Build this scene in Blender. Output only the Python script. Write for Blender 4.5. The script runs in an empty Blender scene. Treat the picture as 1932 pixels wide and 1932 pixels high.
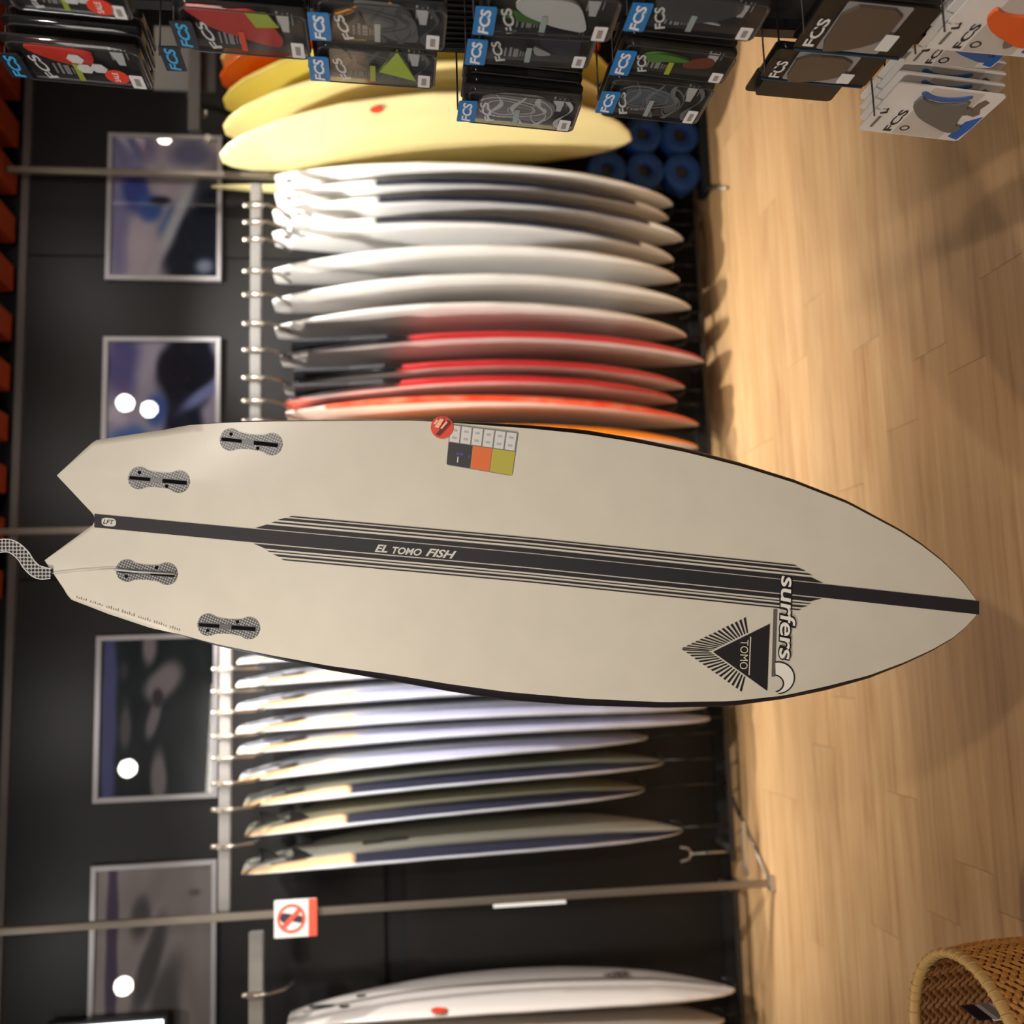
import bpy, bmesh, math, random
import numpy as np
from mathutils import Vector, Matrix
random.seed(7)
SC = bpy.context.scene
COL = SC.collection

# ------------------------------------------------------------------ camera
YAW, PITCH, ROLL = math.radians(7.7), math.radians(7.08), math.radians(0.85)
CAM = Vector((0, 0, 1.5)); FPX = 1900.0
FWD = Vector((math.sin(YAW)*math.cos(PITCH), math.cos(YAW)*math.cos(PITCH), -math.sin(PITCH)))
_r = Vector((math.cos(YAW), -math.sin(YAW), 0)); _d = FWD.cross(_r)
RGT = (_r*math.cos(ROLL) + _d*math.sin(ROLL)).normalized()      # viewer's right when the phone is held upright
DWN = (_d*math.cos(ROLL) - _r*math.sin(ROLL)).normalized()
cd = bpy.data.cameras.new('camera'); cam = bpy.data.objects.new('camera', cd); COL.objects.link(cam)
cd.sensor_width = 36; cd.lens = 36*FPX/1932; cd.clip_start = .05
ROT = Matrix((DWN, RGT, -FWD)).transposed()      # phone turned a quarter: picture x = world down
cam.matrix_world = Matrix.Translation(CAM) @ ROT.to_4x4()
cd.dof.use_dof = True; cd.dof.focus_distance = 1.84; cd.dof.aperture_fstop = 2.5
SC.camera = cam
SC.view_settings.view_transform = 'Standard'; SC.view_settings.look = 'None'
SC.view_settings.gamma = 1; SC.view_settings.use_curve_mapping = False
SC.view_settings.exposure = 0.0
w = bpy.data.worlds.new('world'); SC.world = w; w.use_nodes = True
w.node_tree.nodes['Background'].inputs[0].default_value = (.9, .86, .8, 1)
w.node_tree.nodes['Background'].inputs[1].default_value = .12

def light(kind, name, loc, aim, power, color, size=.1, spot=60, blend=.5, sy=None):
    l = bpy.data.lights.new(name, kind); l.energy = power; l.color = color
    if kind == 'AREA':
        l.shape = 'RECTANGLE'; l.size = size; l.size_y = sy or size
    else:
        l.shadow_soft_size = size
    if kind == 'SPOT': l.spot_size = math.radians(spot); l.spot_blend = blend
    o = bpy.data.objects.new(name, l); COL.objects.link(o); o.location = loc
    o.rotation_euler = (Vector(aim)-Vector(loc)).to_track_quat('-Z', 'Y').to_euler()
    return o
WARM = (1, .86, .68); NEUT = (1, .93, .84)
light('SPOT', 'rack_light', (1.45, 3.72, 3.04), (1.55, 4.12, 1.2), 390, (1, .97, .93), .035, 80, .8)
light('SPOT', 'rack_light', (.1, 3.72, 3.04), (.05, 4.12, 1.2), 300, (1, .97, .93), .035, 72, .8)
light('SPOT', 'rack_light', (2.7, 3.5, 3.04), (2.5, 4.15, 1.4), 42, WARM, .04, 80, .7)
light('SPOT', 'floor_light', (.75, 3.3, 3.04), (.7, 3.75, 0), 34, (1, .84, .66), .05, 70, .8)
light('SPOT', 'floor_light', (-1.3, 3.4, 3.04), (-1.3, 3.95, 0), 40, (1, .80, .58), .05, 76, .8)
light('SPOT', 'floor_light', (-1.9, .9, 3.02), (.2, 2.7, 0), 95, (1, .86, .68), .05, 60, .7)
light('SPOT', 'side_fill', (-1.6, .6, 3.02), (1.0, 1.6, 1.3), 120, (1, .95, .9), .06, 60, .7)  # added fill from the left to brighten the fin pack faces
light('SPOT', 'aisle_light', (.74, -1.0, 3.04), (.8, 2.3, .6), 160, (1, .92, .82), .06, 72, .6)
light('AREA', 'area_fill', (-1.0, -1.9, 3.0), (.1, 1.8, 1.2), 40, NEUT, 1.4, sy=.9)  # unseen soft fill added behind the camera for even light
light('SPOT', 'cross_fill', (.3, 2.3, 3.05), (-.65, 4.2, 1.3), 260, (1, .96, .92), .05, 52, .8)  # added fill that reaches the right-hand faces of the middle rack boards
for X in (1.9, .9, -.3, -1.3):
    light('SPOT', 'picture_fill', (X, 3.6, 3.04), (X, 4.5, 2.35), 8, (1, .95, .92), .03, 110, .8)  # added wash that brightens the framed prints, no fixture modelled

# ------------------------------------------------------------------ picture geometry -> places in the room
def ray(x, y): return FWD + RGT*((1932-y)-966)/FPX + DWN*(x-966)/FPX
def at(x, y, axis, val):
    r = ray(x, y); t = (val-CAM[axis])/r[axis]; return CAM + r*t

def lin(c):
    return tuple(((v/255)/12.92 if v/255 <= .04045 else ((v/255+.055)/1.055)**2.4) for v in c)

# ------------------------------------------------------------------ materials
MATS = {}
def mat(name, rgb=(128, 128, 128), rough=.5, metal=0, spec=.5, coat=0, emit=None, estr=1, alpha=None, bump=None, vcol=False, coatr=.05):
    if name in MATS: return MATS[name]
    m = bpy.data.materials.new(name); m.use_nodes = True; nt = m.node_tree; b = nt.nodes['Principled BSDF']
    b.inputs['Base Color'].default_value = (*lin(rgb), 1); b.inputs['Roughness'].default_value = rough
    b.inputs['Metallic'].default_value = metal; b.inputs['Specular IOR Level'].default_value = spec
    b.inputs['Coat Weight'].default_value = coat; b.inputs['Coat Roughness'].default_value = coatr
    if emit: b.inputs['Emission Color'].default_value = (*lin(emit), 1); b.inputs['Emission Strength'].default_value = estr
    if vcol:
        a = nt.nodes.new('ShaderNodeVertexColor'); a.layer_name = 'Col'
        nt.links.new(a.outputs[0], b.inputs['Base Color'])
    else:
        # small procedural tone variation on every surface
        tc = nt.nodes.new('ShaderNodeTexCoord'); n = nt.nodes.new('ShaderNodeTexNoise'); n.inputs['Scale'].default_value = 14
        n.inputs['Detail'].default_value = 4
        r = nt.nodes.new('ShaderNodeMapRange'); r.inputs[3].default_value = .93; r.inputs[4].default_value = 1.07
        mx = nt.nodes.new('ShaderNodeVectorMath'); mx.operation = 'SCALE'; mx.inputs[0].default_value = lin(rgb)
        nt.links.new(tc.outputs['Object'], n.inputs['Vector']); nt.links.new(n.outputs[0], r.inputs[0])
        nt.links.new(r.outputs[0], mx.inputs['Scale']); nt.links.new(mx.outputs[0], b.inputs['Base Color'])
    if bump:
        n2 = nt.nodes.new('ShaderNodeTexNoise'); n2.inputs['Scale'].default_value = bump[0]
        bp = nt.nodes.new('ShaderNodeBump'); bp.inputs['Strength'].default_value = bump[1]; bp.inputs['Distance'].default_value = .002
        tc2 = nt.nodes.new('ShaderNodeTexCoord'); nt.links.new(tc2.outputs['Object'], n2.inputs['Vector'])
        nt.links.new(n2.outputs[0], bp.inputs['Height']); nt.links.new(bp.outputs[0], b.inputs['Normal'])
    MATS[name] = m; return m

def clear_mat(name, tint=(235, 238, 240), refl=.12, body=.06, rough=.06):
    if name in MATS: return MATS[name]
    m = bpy.data.materials.new(name); m.use_nodes = True; nt = m.node_tree; nt.nodes.clear()
    out = nt.nodes.new('ShaderNodeOutputMaterial'); tr = nt.nodes.new('ShaderNodeBsdfTransparent')
    gl = nt.nodes.new('ShaderNodeBsdfGlossy'); gl.inputs['Roughness'].default_value = rough
    df = nt.nodes.new('ShaderNodeBsdfDiffuse'); df.inputs[0].default_value = (*lin(tint), 1)
    fr = nt.nodes.new('ShaderNodeFresnel'); fr.inputs[0].default_value = 1.5
    ad = nt.nodes.new('ShaderNodeMath'); ad.operation = 'MULTIPLY_ADD'; ad.inputs[1].default_value = .8; ad.inputs[2].default_value = refl*.1
    m1 = nt.nodes.new('ShaderNodeMixShader'); m1.inputs[0].default_value = body
    m2 = nt.nodes.new('ShaderNodeMixShader')
    nt.links.new(tr.outputs[0], m1.inputs[1]); nt.links.new(df.outputs[0], m1.inputs[2])
    nt.links.new(fr.outputs[0], ad.inputs[0]); nt.links.new(ad.outputs[0], m2.inputs[0])
    nt.links.new(m1.outputs[0], m2.inputs[1]); nt.links.new(gl.outputs[0], m2.inputs[2]); nt.links.new(m2.outputs[0], out.inputs[0])
    MATS[name] = m; return m

def wood_mat():
    m = bpy.data.materials.new('oak_laminate'); m.use_nodes = True; nt = m.node_tree; b = nt.nodes['Principled BSDF']
    N = nt.nodes.new; L = nt.links.new
    geo = N('ShaderNodeNewGeometry'); oi = N('ShaderNodeObjectInfo')
    off = N('ShaderNodeVectorMath'); off.operation = 'MULTIPLY_ADD'
    cmb = N('ShaderNodeCombineXYZ'); L(oi.outputs['Random'], cmb.inputs[0]); L(oi.outputs['Random'], cmb.inputs[1]); L(oi.outputs['Random'], cmb.inputs[2])
    sc_ = N('ShaderNodeVectorMath'); sc_.operation = 'MULTIPLY'; sc_.inputs[1].default_value = (9, 17, 3); L(cmb.outputs[0], sc_.inputs[0])
    add = N('ShaderNodeVectorMath'); add.operation = 'ADD'; L(geo.outputs['Position'], add.inputs[0]); L(sc_.outputs[0], add.inputs[1])
    mp = N('ShaderNodeMapping'); mp.inputs['Scale'].default_value = (1.1, 26, 1); L(add.outputs[0], mp.inputs[0])
    n1 = N('ShaderNodeTexNoise'); n1.inputs['Scale'].default_value = 1.6; n1.inputs['Detail'].default_value = 7; n1.inputs['Distortion'].default_value = .6; L(mp.outputs[0], n1.inputs['Vector'])
    mp2 = N('ShaderNodeMapping'); mp2.inputs['Scale'].default_value = (.9, 5.5, 1); L(add.outputs[0], mp2.inputs[0])
    n2 = N('ShaderNodeTexNoise'); n2.inputs['Scale'].default_value = 1.5; n2.inputs['Detail'].default_value = 4; n2.inputs['Distortion'].default_value = 1.4; L(mp2.outputs[0], n2.inputs['Vector'])
    mp3 = N('ShaderNodeMapping'); mp3.inputs['Scale'].default_value = (4, 160, 1); L(add.outputs[0], mp3.inputs[0])
    n3 = N('ShaderNodeTexNoise'); n3.inputs['Scale'].default_value = 2; n3.inputs['Detail'].default_value = 3; L(mp3.outputs[0], n3.inputs['Vector'])
    s1 = N('ShaderNodeMath'); s1.operation = 'MULTIPLY_ADD'; s1.inputs[1].default_value = .45; L(n1.outputs[0], s1.inputs[0])
    s2 = N('ShaderNodeMath'); s2.operation = 'MULTIPLY_ADD'; s2.inputs[1].default_value = .40; L(n2.outputs[0], s2.inputs[0])
    s3 = N('ShaderNodeMath'); s3.operation = 'MULTIPLY'; s3.inputs[1].default_value = .15; L(n3.outputs[0], s3.inputs[0])
    L(s3.outputs[0], s2.inputs[2]); L(s2.outputs[0], s1.inputs[2])
    cr = N('ShaderNodeValToRGB'); e = cr.color_ramp.elements
    e[0].position = .33; e[0].color = (*lin((156, 118, 80)), 1); e[1].position = .66; e[1].color = (*lin((195, 160, 117)), 1)
    k = e.new(.46); k.color = (*lin((179, 142, 99)), 1)
    L(s1.outputs[0], cr.inputs[0])
    hs = N('ShaderNodeHueSaturation'); mr = N('ShaderNodeMapRange'); mr.inputs[3].default_value = .93; mr.inputs[4].default_value = 1.06
    L(oi.outputs['Random'], mr.inputs[0]); L(mr.outputs[0], hs.inputs['Value']); L(cr.outputs[0], hs.inputs['Color'])
    L(hs.outputs[0], b.inputs['Base Color'])
    b.inputs['Roughness'].default_value = .42; b.inputs['Specular IOR Level'].default_value = .35
    return m
WOOD = wood_mat()
CHROME = mat('satin_chrome', (190, 186, 180), .28, .9)
STEEL = mat('brushed_steel', (150, 140, 128), .35, .8)
BLACK = mat('black_plastic', (22, 21, 21), .35)
MATTE = mat('matt_black', (16, 15, 15), .75)
WHITE = mat('white_print', (225, 224, 222), .5)
PAINT = mat('board_lacquer', vcol=True, rough=.22, spec=.5, coat=.3)
PRINT = mat('photo_print', vcol=True, rough=.6, spec=.2)
PLAST = clear_mat('clear_blister', refl=.0, body=.012)
GLASS = clear_mat('picture_glass', refl=.2, body=.0, rough=.015)

# ------------------------------------------------------------------ object helpers
def obj(name, me, m=None, parent=None, mw=None):
    if isinstance(me, bmesh.types.BMesh):
        d = bpy.data.meshes.new(name); me.to_mesh(d); me.free(); me = d
    if m is not None and not me.materials: me.materials.append(m)
    o = bpy.data.objects.new(name, me); COL.objects.link(o)
    if parent: o.parent = parent
    if mw is not None: o.matrix_local = mw
    return o
def tag(o, label=None, cat=None, group=None, kind=None):
    for k, v in (('label', label), ('category', cat), ('group', group), ('kind', kind)):
        if v: o[k] = v
    return o
def root(name, loc, label, cat, group=None, mw=None):
    o = bpy.data.objects.new(name, None); COL.objects.link(o); o.empty_display_size = .05
    if mw is not None: o.matrix_world = mw
    else: o.location = loc
    return tag(o, label, cat, group)
def copy_tree(o, parent=None):
    c = o.copy(); COL.objects.link(c)
    if parent is not None:
        c.parent = parent
    for ch in [x for x in KIDS.get(o.name, [])]: copy_tree(ch, c)
    return c
KIDS = {}
def index_kids(o):
    KIDS[o.name] = [c for c in o.children]
    for c in o.children: index_kids(c)
def smooth(bm, on=True):
    for f in bm.faces: f.smooth = on
    return bm
def box(bm, c, s, bev=0):
    r = bmesh.ops.create_cube(bm, size=1, matrix=Matrix.Translation(c) @ Matrix.Diagonal((*s, 1)))
    if bev:
        es = list({e for v in r['verts'] for e in v.link_edges})
        bmesh.ops.bevel(bm, geom=es, offset=bev, segments=2, affect='EDGES')
    return bm
def bx(c, s, bev=0): return box(bmesh.new(), c, s, bev)
def tube(bm, pts, r, n=10, cap=True):
    pts = [Vector(p) for p in pts]; rings = []; up = None
    for i, p in enumerate(pts):
        t = (pts[min(i+1, len(pts)-1)]-pts[max(i-1, 0)]).normalized()
        a = up if up is not None else (Vector((0, 0, 1)) if abs(t.z) < .9 else Vector((1, 0, 0)))
        u = (a - t*a.dot(t)).normalized(); v = t.cross(u); up = u
        rr = r[i] if isinstance(r, (list, tuple)) else r
        rings.append([bm.verts.new(p + (u*math.cos(k*2*math.pi/n)+v*math.sin(k*2*math.pi/n))*rr) for k in range(n)])
    for a, b in zip(rings, rings[1:]):
        for k in range(n):
            f = bm.faces.new((a[k], a[(k+1) % n], b[(k+1) % n], b[k])); f.smooth = True
    if cap: bm.faces.new(rings[0][::-1]); bm.faces.new(rings[-1])
    return bm
def tb(pts, r, n=10): return tube(bmesh.new(), pts, r, n)
def prism(bm, pts, z0, z1):
    a = [bm.verts.new((p[0], p[1], z0)) for p in pts]; b = [bm.verts.new((p[0], p[1], z1)) for p in pts]
    ar = sum(pts[i][0]*pts[(i+1) % len(pts)][1]-pts[(i+1) % len(pts)][0]*pts[i][1] for i in range(len(pts)))
    if ar < 0: a.reverse(); b.reverse()
    n = len(a); bm.faces.new(a[::-1]); bm.faces.new(b)
    for i in range(n): bm.faces.new((a[i], a[(i+1) % n], b[(i+1) % n], b[i]))
    return bm
def pr(pts, z0, z1): return prism(bmesh.new(), pts, z0, z1)
def rrect(x0, y0, x1, y1, r, n=5):
    out = []
    for cx, cy, a0 in ((x1-r, y1-r, 0), (x0+r, y1-r, 90), (x0+r, y0+r, 180), (x1-r, y0+r, 270)):
        for k in range(n+1):
            a = math.radians(a0+90*k/n); out.append((cx+r*math.cos(a), cy+r*math.sin(a)))
    return out
def circ(cx, cy, r, n=24): return [(cx+r*math.cos(2*math.pi*k/n), cy+r*math.sin(2*math.pi*k/n)) for k in range(n)]
TX = {}
def text_mesh(s, shear=0, bold=.02, sp=1.0):
    """lettering as flat geometry: height 1 (cap), starting at x=0; returns mesh and width"""
    key = (s, shear, bold, sp)
    if key in TX: return TX[key]
    c = bpy.data.curves.new('lettering', 'FONT'); c.body = s; c.shear = shear; c.offset = bold; c.space_character = sp; c.extrude = 0
    c.resolution_u = 3
    o = bpy.data.objects.new('lettering', c); COL.objects.link(o)
    dg = bpy.context.evaluated_depsgraph_get(); me = bpy.data.meshes.new_from_object(o.evaluated_get(dg))
    bpy.data.objects.remove(o)
    co = np.array([v.co[:] for v in me.vertices]); mn = co.min(0); mx = co.max(0); h = mx[1]-mn[1]
    co[:, 0] = (co[:, 0]-mn[0])/h; co[:, 1] = (co[:, 1]-mn[1])/h; co[:, 2] = 0
    me.vertices.foreach_set('co', co.ravel()); me.update()
    TX[key] = (me, (mx[0]-mn[0])/h); return TX[key]
def lettering(s, parent, m, O, ux, uy, width, height, name='lettering', **kw):
    """text with baseline start O, direction ux, up uy (parent's space)"""
    me, wd = text_mesh(s, **kw)
    if me.materials and me.materials[0] != m:
        k = (s, m.name, tuple(kw.items()))
        if k not in TX: c = me.copy(); c.materials.clear(); c.materials.append(m); TX[k] = c
        me = TX[k]
    ux = Vector(ux).normalized(); uy = Vector(uy).normalized(); n = ux.cross(uy)
    M = Matrix((ux*(width/wd), uy*height, n)).transposed().to_4x4(); M.translation = Vector(O)
    return obj(name, me, m, parent, M)

# ================================================================== SETTING
WY = 4.52
fl = tag(obj('floor', bx((.5, .76, -.03), (9.4, 7.6, .036)), mat('floor_underlay', (120, 88, 58), .7)), kind='structure')
rowjoint = {0: .69, 1: .776, 2: .607, 3: .91, 6: 1.003}
PLK = {}
L0 = 1.38
for j in range(-7, 13):
    y0 = 2.291 + j*.1757; y1 = min(y0+.1757, WY)
    if y0 >= WY: break
    jx = rowjoint.get(j, (j*.473) % L0 + .35*((j*7) % 3)-2.1 if j not in (4, 5, 7, 8) else (-.9, -.2, .3, -.6)[(4, 5, 7, 8).index(j)])
    xs = sorted(jx + L0*k for k in range(-6, 6))
    for a, b in zip(xs, xs[1:]):
        a_, b_ = max(a, -4.1), min(b, 5.1)
        if b_-a_ < .02: continue
        key = (round(b_-a_, 3), round(y1-y0, 3))
        if key not in PLK:
            bm = bmesh.new(); W, H = b_-a_, y1-y0
            box(bm, (W/2, H/2, -.006), (W-.0012, H-.0007, .012), 0)
            me = bpy.data.meshes.new('floor_plank'); bm.to_mesh(me); bm.free(); me.materials.append(WOOD); PLK[key] = me
        obj('floor_plank', PLK[key], None, fl, Matrix.Translation((a_, y0, 0)))
rest = tag(obj('floor_apron', bx((.5, -1.02, -.006), (9.2, 4.1, .012)), WOOD, fl))

WALLM = mat('black_wall_board', (22, 20, 20), .5, spec=.35)
wb = tag(obj('wall_back', bx((.5, WY+.06, 1.7), (9.4, .08, 3.4)), mat('wall_core', (8, 8, 8), .8)), kind='structure')
x = -4.0
while x < 5.0:
    for z0, z1 in ((.0, 1.44), (1.535, 3.1)):
        obj('wall_panel', bx((x+.725, WY+.012, (z0+z1)/2), (1.444, .02, z1-z0), .002), WALLM, wb)
    x += 1.45
tag(obj('wall_left', bx((-4.2, .76, 1.7), (.08, 7.6, 3.4)), mat('grey_wall', (60, 57, 54), .7)), kind='structure')
tag(obj('wall_right', bx((5.2, .76, 1.7), (.08, 7.6, 3.4)), MATS['grey_wall']), kind='structure')
tag(obj('wall_front', bx((.5, -3.04, 1.7), (9.4, .08, 3.4)), MATS['grey_wall']), kind='structure')
ce = tag(obj('ceiling', bx((.5, .76, 3.36), (9.4, 7.6, .06)), MATTE), kind='structure')
tag(obj('trim_1', bx((.5, WY-.01, 3.085), (9.0, .03, .03)), mat('grey_trim', (90, 82, 78), .5)), kind='structure')
tag(obj('baseboard_back', bx((.5, WY-.004, .025), (9.0, .016, .05)), MATTE), kind='structure')
SLAT = mat('stained_red_wood', (160, 58, 18), .5, bump=(30, .3))
k = 0
x = .33
slat_me = None
while x < 4.9:
    bm = bx((0, 0, 0), (.12, 4.0, .11), .004)
    if slat_me is None:
        slat_me = bpy.data.meshes.new('slat'); bm.to_mesh(slat_me); slat_me.materials.append(SLAT)
    bm.free()
    obj('slat', slat_me, None, ce, Matrix.Translation((x, 2.5, 3.175)))
    x += .225

# ================================================================== PICTURES
def picture(px, label, base, blobs):
    """px = (x0,y0,x1,y1) corners of the frame in the photo; hung on the back wall"""
    a = at(px[0], px[1], 1, WY-.02); b = at(px[2], px[3], 1, WY-.02)
    x0, x1 = min(a.x, b.x), max(a.x, b.x); z1, z0 = 2.735, 2.229
    W, H = x1-x0, z1-z0
    r = root('framed_picture', (x0, WY, z0), label, 'picture', 'framed surf photographs above the racks')
    bm = bmesh.new(); t = .021
    for c, s in (((W/2, -.012, t/2), (W, .024, t)), ((W/2, -.012, H-t/2), (W, .024, t)), ((t/2, -.012, H/2), (t, .024, H-2*t)), ((W-t/2, -.012, H/2), (t, .024, H-2*t))):
        box(bm, c, s, .002)
    obj('frame', bm, mat('aluminium_frame', (168, 164, 165), .45, .3), r)
    nx, nz = 70, 90
    xs = np.linspace(t, W-t, nx+1); zs = np.linspace(t, H-t, nz+1)
    vs = [(X, -.008, Z) for Z in zs for X in xs]
    fs = [(j*(nx+1)+i, j*(nx+1)+i+1, (j+1)*(nx+1)+i+1, (j+1)*(nx+1)+i) for j in range(nz) for i in range(nx)]
    me = bpy.data.meshes.new('print'); me.from_pydata(vs, [], fs)
    V = np.array(vs); fu = (V[:, 0]-t)/(W-2*t); fv = 1-(V[:, 2]-t)/(H-2*t)      # fv 0 at the top
    c = np.tile(np.array(base, float), (len(V), 1))
    n = .5+.5*np.sin(fu*9+3*np.sin(fv*7))*np.sin(fv*11+2*np.sin(fu*5)); c += (n[:, None]-.5)*14
    for (cu, cv, ru, rv, ang, col, soft) in blobs:
        A = math.radians(ang); du, dv = fu-cu, fv-cv
        p = (du*math.cos(A)+dv*math.sin(A))/ru; q = (-du*math.sin(A)+dv*math.cos(A))/rv
        d = np.sqrt(p*p+q*q)+.10*np.sin(fu*17+cv*9)*np.sin(fv*13+cu*5); k = np.clip((1+soft-d)/(2*soft), 0, 1)[:, None]; k = k*k*(3-2*k)
        c = c*(1-k)+np.array(col, float)*k
    lc = np.ones((len(V), 4)); cc = np.clip(c, 0, 255)/255; lc[:, :3] = np.where(cc <= .04045, cc/12.92, ((cc+.055)/1.055)**2.4)
    at_ = me.color_attributes.new('Col', 'FLOAT_COLOR', 'POINT'); at_.data.foreach_set('color', lc.ravel())
    obj('print', me, PRINT, r)
    obj('glass_pane', bx((W/2, -.018, H/2), (W-2*t+.004, .002, H-2*t+.004)), GLASS, r)
MV = (184, 172, 180)
# (u from left, v from top, ru, rv, angle, colour, softness); left of the picture = lower edge in the photo
picture((205, 250, 418, 530), 'framed photo of an airborne surfer above a dark wave, rightmost on the wall', MV,
        [(.5, .06, .6, .1, 0, (132, 130, 164), .5), (.92, .15, .12, .25, 0, (124, 122, 156), .5), (.62, .22, .16, .12, 10, (62, 76, 150), .4), (.5, .35, .10, .12, 0, (70, 100, 165), .4),
         (.40, .58, .16, .10, 40, (105, 125, 165), .5), (.2, .95, .62, .40, 28, (30, 38, 52), .25), (.45, .62, .5, .05, 28, (190, 190, 195), .7), (.55, .45, .035, .1, 0, (45, 45, 55), .4), (.9, .75, .1, .2, 0, (110, 110, 140), .5), (.08, .88, .05, .08, 0, (150, 160, 180), .7)])
picture((196, 635, 415, 905), 'framed photo of a dark outline against pale sky, cut off by the big board', (176, 168, 186),
        [(.85, .12, .3, .15, 0, (90, 90, 140), .5), (.78, .72, .34, .27, 10, (22, 26, 44), .2), (.4, .70, .2, .18, 0, (28, 34, 56), .3), (.5, .45, .12, .1, 0, (70, 100, 170), .5), (.22, .2, .14, .2, 0, (60, 110, 180), .5), (.62, .9, .25, .05, 60, (140, 150, 200), .6), (.1, .6, .14, .3, 0, (80, 110, 170), .5)])
picture((185, 1200, 408, 1505), 'framed photo of a dark green breaking wave seen below the big board tail', (34, 42, 46),
        [(.5, .07, .8, .07, 0, (92, 94, 140), .4), (.95, .42, .12, .06, 0, (150, 140, 145), .5), (.72, .55, .18, .10, 60, (150, 140, 145), .35), (.5, .47, .14, .05, 20, (140, 132, 138), .4), (.62, .5, .06, .05, 0, (70, 60, 66), .4), (.12, .52, .16, .07, 0, (140, 130, 135), .35), (.45, .22, .14, .05, 0, (105, 98, 102), .5), (.8, .2, .06, .04, 0, (70, 70, 74), .6)])
picture((172, 1635, 410, 1985), 'framed pale photo with a grey leaning figure, leftmost on the wall', (160, 150, 148),
        [(.5, .14, .9, .05, 0, (84, 70, 92), .35), (.72, .38, .12, .08, 20, (92, 88, 88), .5), (.45, .46, .3, .08, 24, (88, 84, 84), .4), (.25, .60, .25, .12, 20, (98, 94, 94), .5), (.85, .85, .02, .05, 0, (120, 110, 110), .6)])

# ================================================================== RACKS
PY = 4.0
posts = [(1.946, 'chrome upright post behind the white boards, right of the rack'), (.493, 'chrome upright post half hidden behind the hanging board'),
         (-.957, 'chrome upright post carrying the no-entry style sign')]
for i, (X, lab) in enumerate(posts):
    py = PY if i else 4.36; X = X*py/4.0
    r = root('rack_post', (X, py, 0), lab, 'post', 'uprights of the board racks')
    obj('post_tube', bx((0, 0, 1.56), (.026, .03, 3.1), .004), STEEL, r)
    obj('foot_plate', bx((0, -.005, .012), (.06, .035, .024), .004), CHROME, r)
    obj('floor_brace', tb([(0, .0, .015), (.32, .49, .015)] if i else [(0, 0, .015), (-.175, -.36, .015)], .006), STEEL, r)
    obj('shelf_arm', bx((.11, .12, .07), (.22, .016, .016), .002), CHROME, r)
    if i == 2:
        obj('label_strip', bx((-.018, -.018, .98), (.012, .004, .28)), WHITE, r)
# no-touch sign on the left post
a = at(517, 1700, 1, PY-.04); b = at(598, 1766, 1, PY-.04)
sx0, sx1, sz1, sz0 = b.x, a.x, a.z, b.z
sw, sh = sx1-sx0, sz1-sz0
r = root('warning_sign', (sx0, PY-.03, sz0), 'small white sign with red prohibition circle clipped to the left post', 'sign')
M = Matrix(((1, 0, 0, 0), (0, 0, -1, 0), (0, 1, 0, 0), (0, 0, 0, 1)))
obj('sign_board', pr(rrect(0, 0, sw, sh, .004), 0, .006), WHITE, r, M)
REDP = mat('red_print', (224, 88, 66), .5)
bm = pr([(0, 0), (sw, 0), (sw, sh*.2), (0, sh*.2)], .006, .0068); obj('red_band', bm, REDP, r, M)
cx, cy, R0, R1 = sw*.5, sh*.6, sw*.39, sw*.31
bm = bmesh.new(); n = 28
for k in range(n):
    a0, a1 = 2*math.pi*k/n, 2*math.pi*(k+1)/n
    prism(bm, [(cx+R0*math.cos(a0), cy+R0*math.sin(a0)), (cx+R0*math.cos(a1), cy+R0*math.sin(a1)), (cx+R1*math.cos(a1), cy+R1*math.sin(a1)), (cx+R1*math.cos(a0), cy+R1*math.sin(a0))], .006, .0072)
u = .7071; q = .006
prism(bm, [(cx-R1*u-q, cy+R1*u-q), (cx-R1*u+q, cy+R1*u+q), (cx+R1*u+q, cy-R1*u+q), (cx+R1*u-q, cy-R1*u-q)], .0068, .0078)
obj('prohibition_ring', bm, REDP, r, M)
obj('pictogram', pr([(cx-.02, cy-.045), (cx+.004, cy-.05), (cx+.014, cy-.01), (cx+.022, cy+.03), (cx+.006, cy+.05), (cx-.014, cy+.03), (cx-.01, cy)], .0062, .0068), mat('sign_black', (50, 44, 60), .6), r, M)

def rail(x0, x1, z, label, pegs, th=.045, rm=None):
    r = root('rack_rail', ((x0+x1)/2, PY+.06, z), label, 'rack rail', 'top rails holding the surfboards')
    obj('rail_bar', bx((0, 0, 0), (x1-x0, .03, th), .004), rm or mat('pale_rail', (128, 124, 120), .5, .1), r)
    pm = None
    for X in pegs:
        if pm is None:
            bm = bmesh.new(); tube(bm, [(0, -.03, .01), (0, -.03, -.05), (0, .02, -.1), (0, .1, -.13)], .006, 8); box(bm, (0, -.02, .0), (.02, .025, th+.012), .002); tube(bm, [(0, -.02, .02), (0, -.02, .05)], .009, 8)
            pm = bpy.data.meshes.new('peg'); bm.to_mesh(pm); bm.free(); pm.materials.append(STEEL)
        obj('peg', pm, None, r, Matrix.Translation((X-(x0+x1)/2, 0, 0)))

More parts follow.
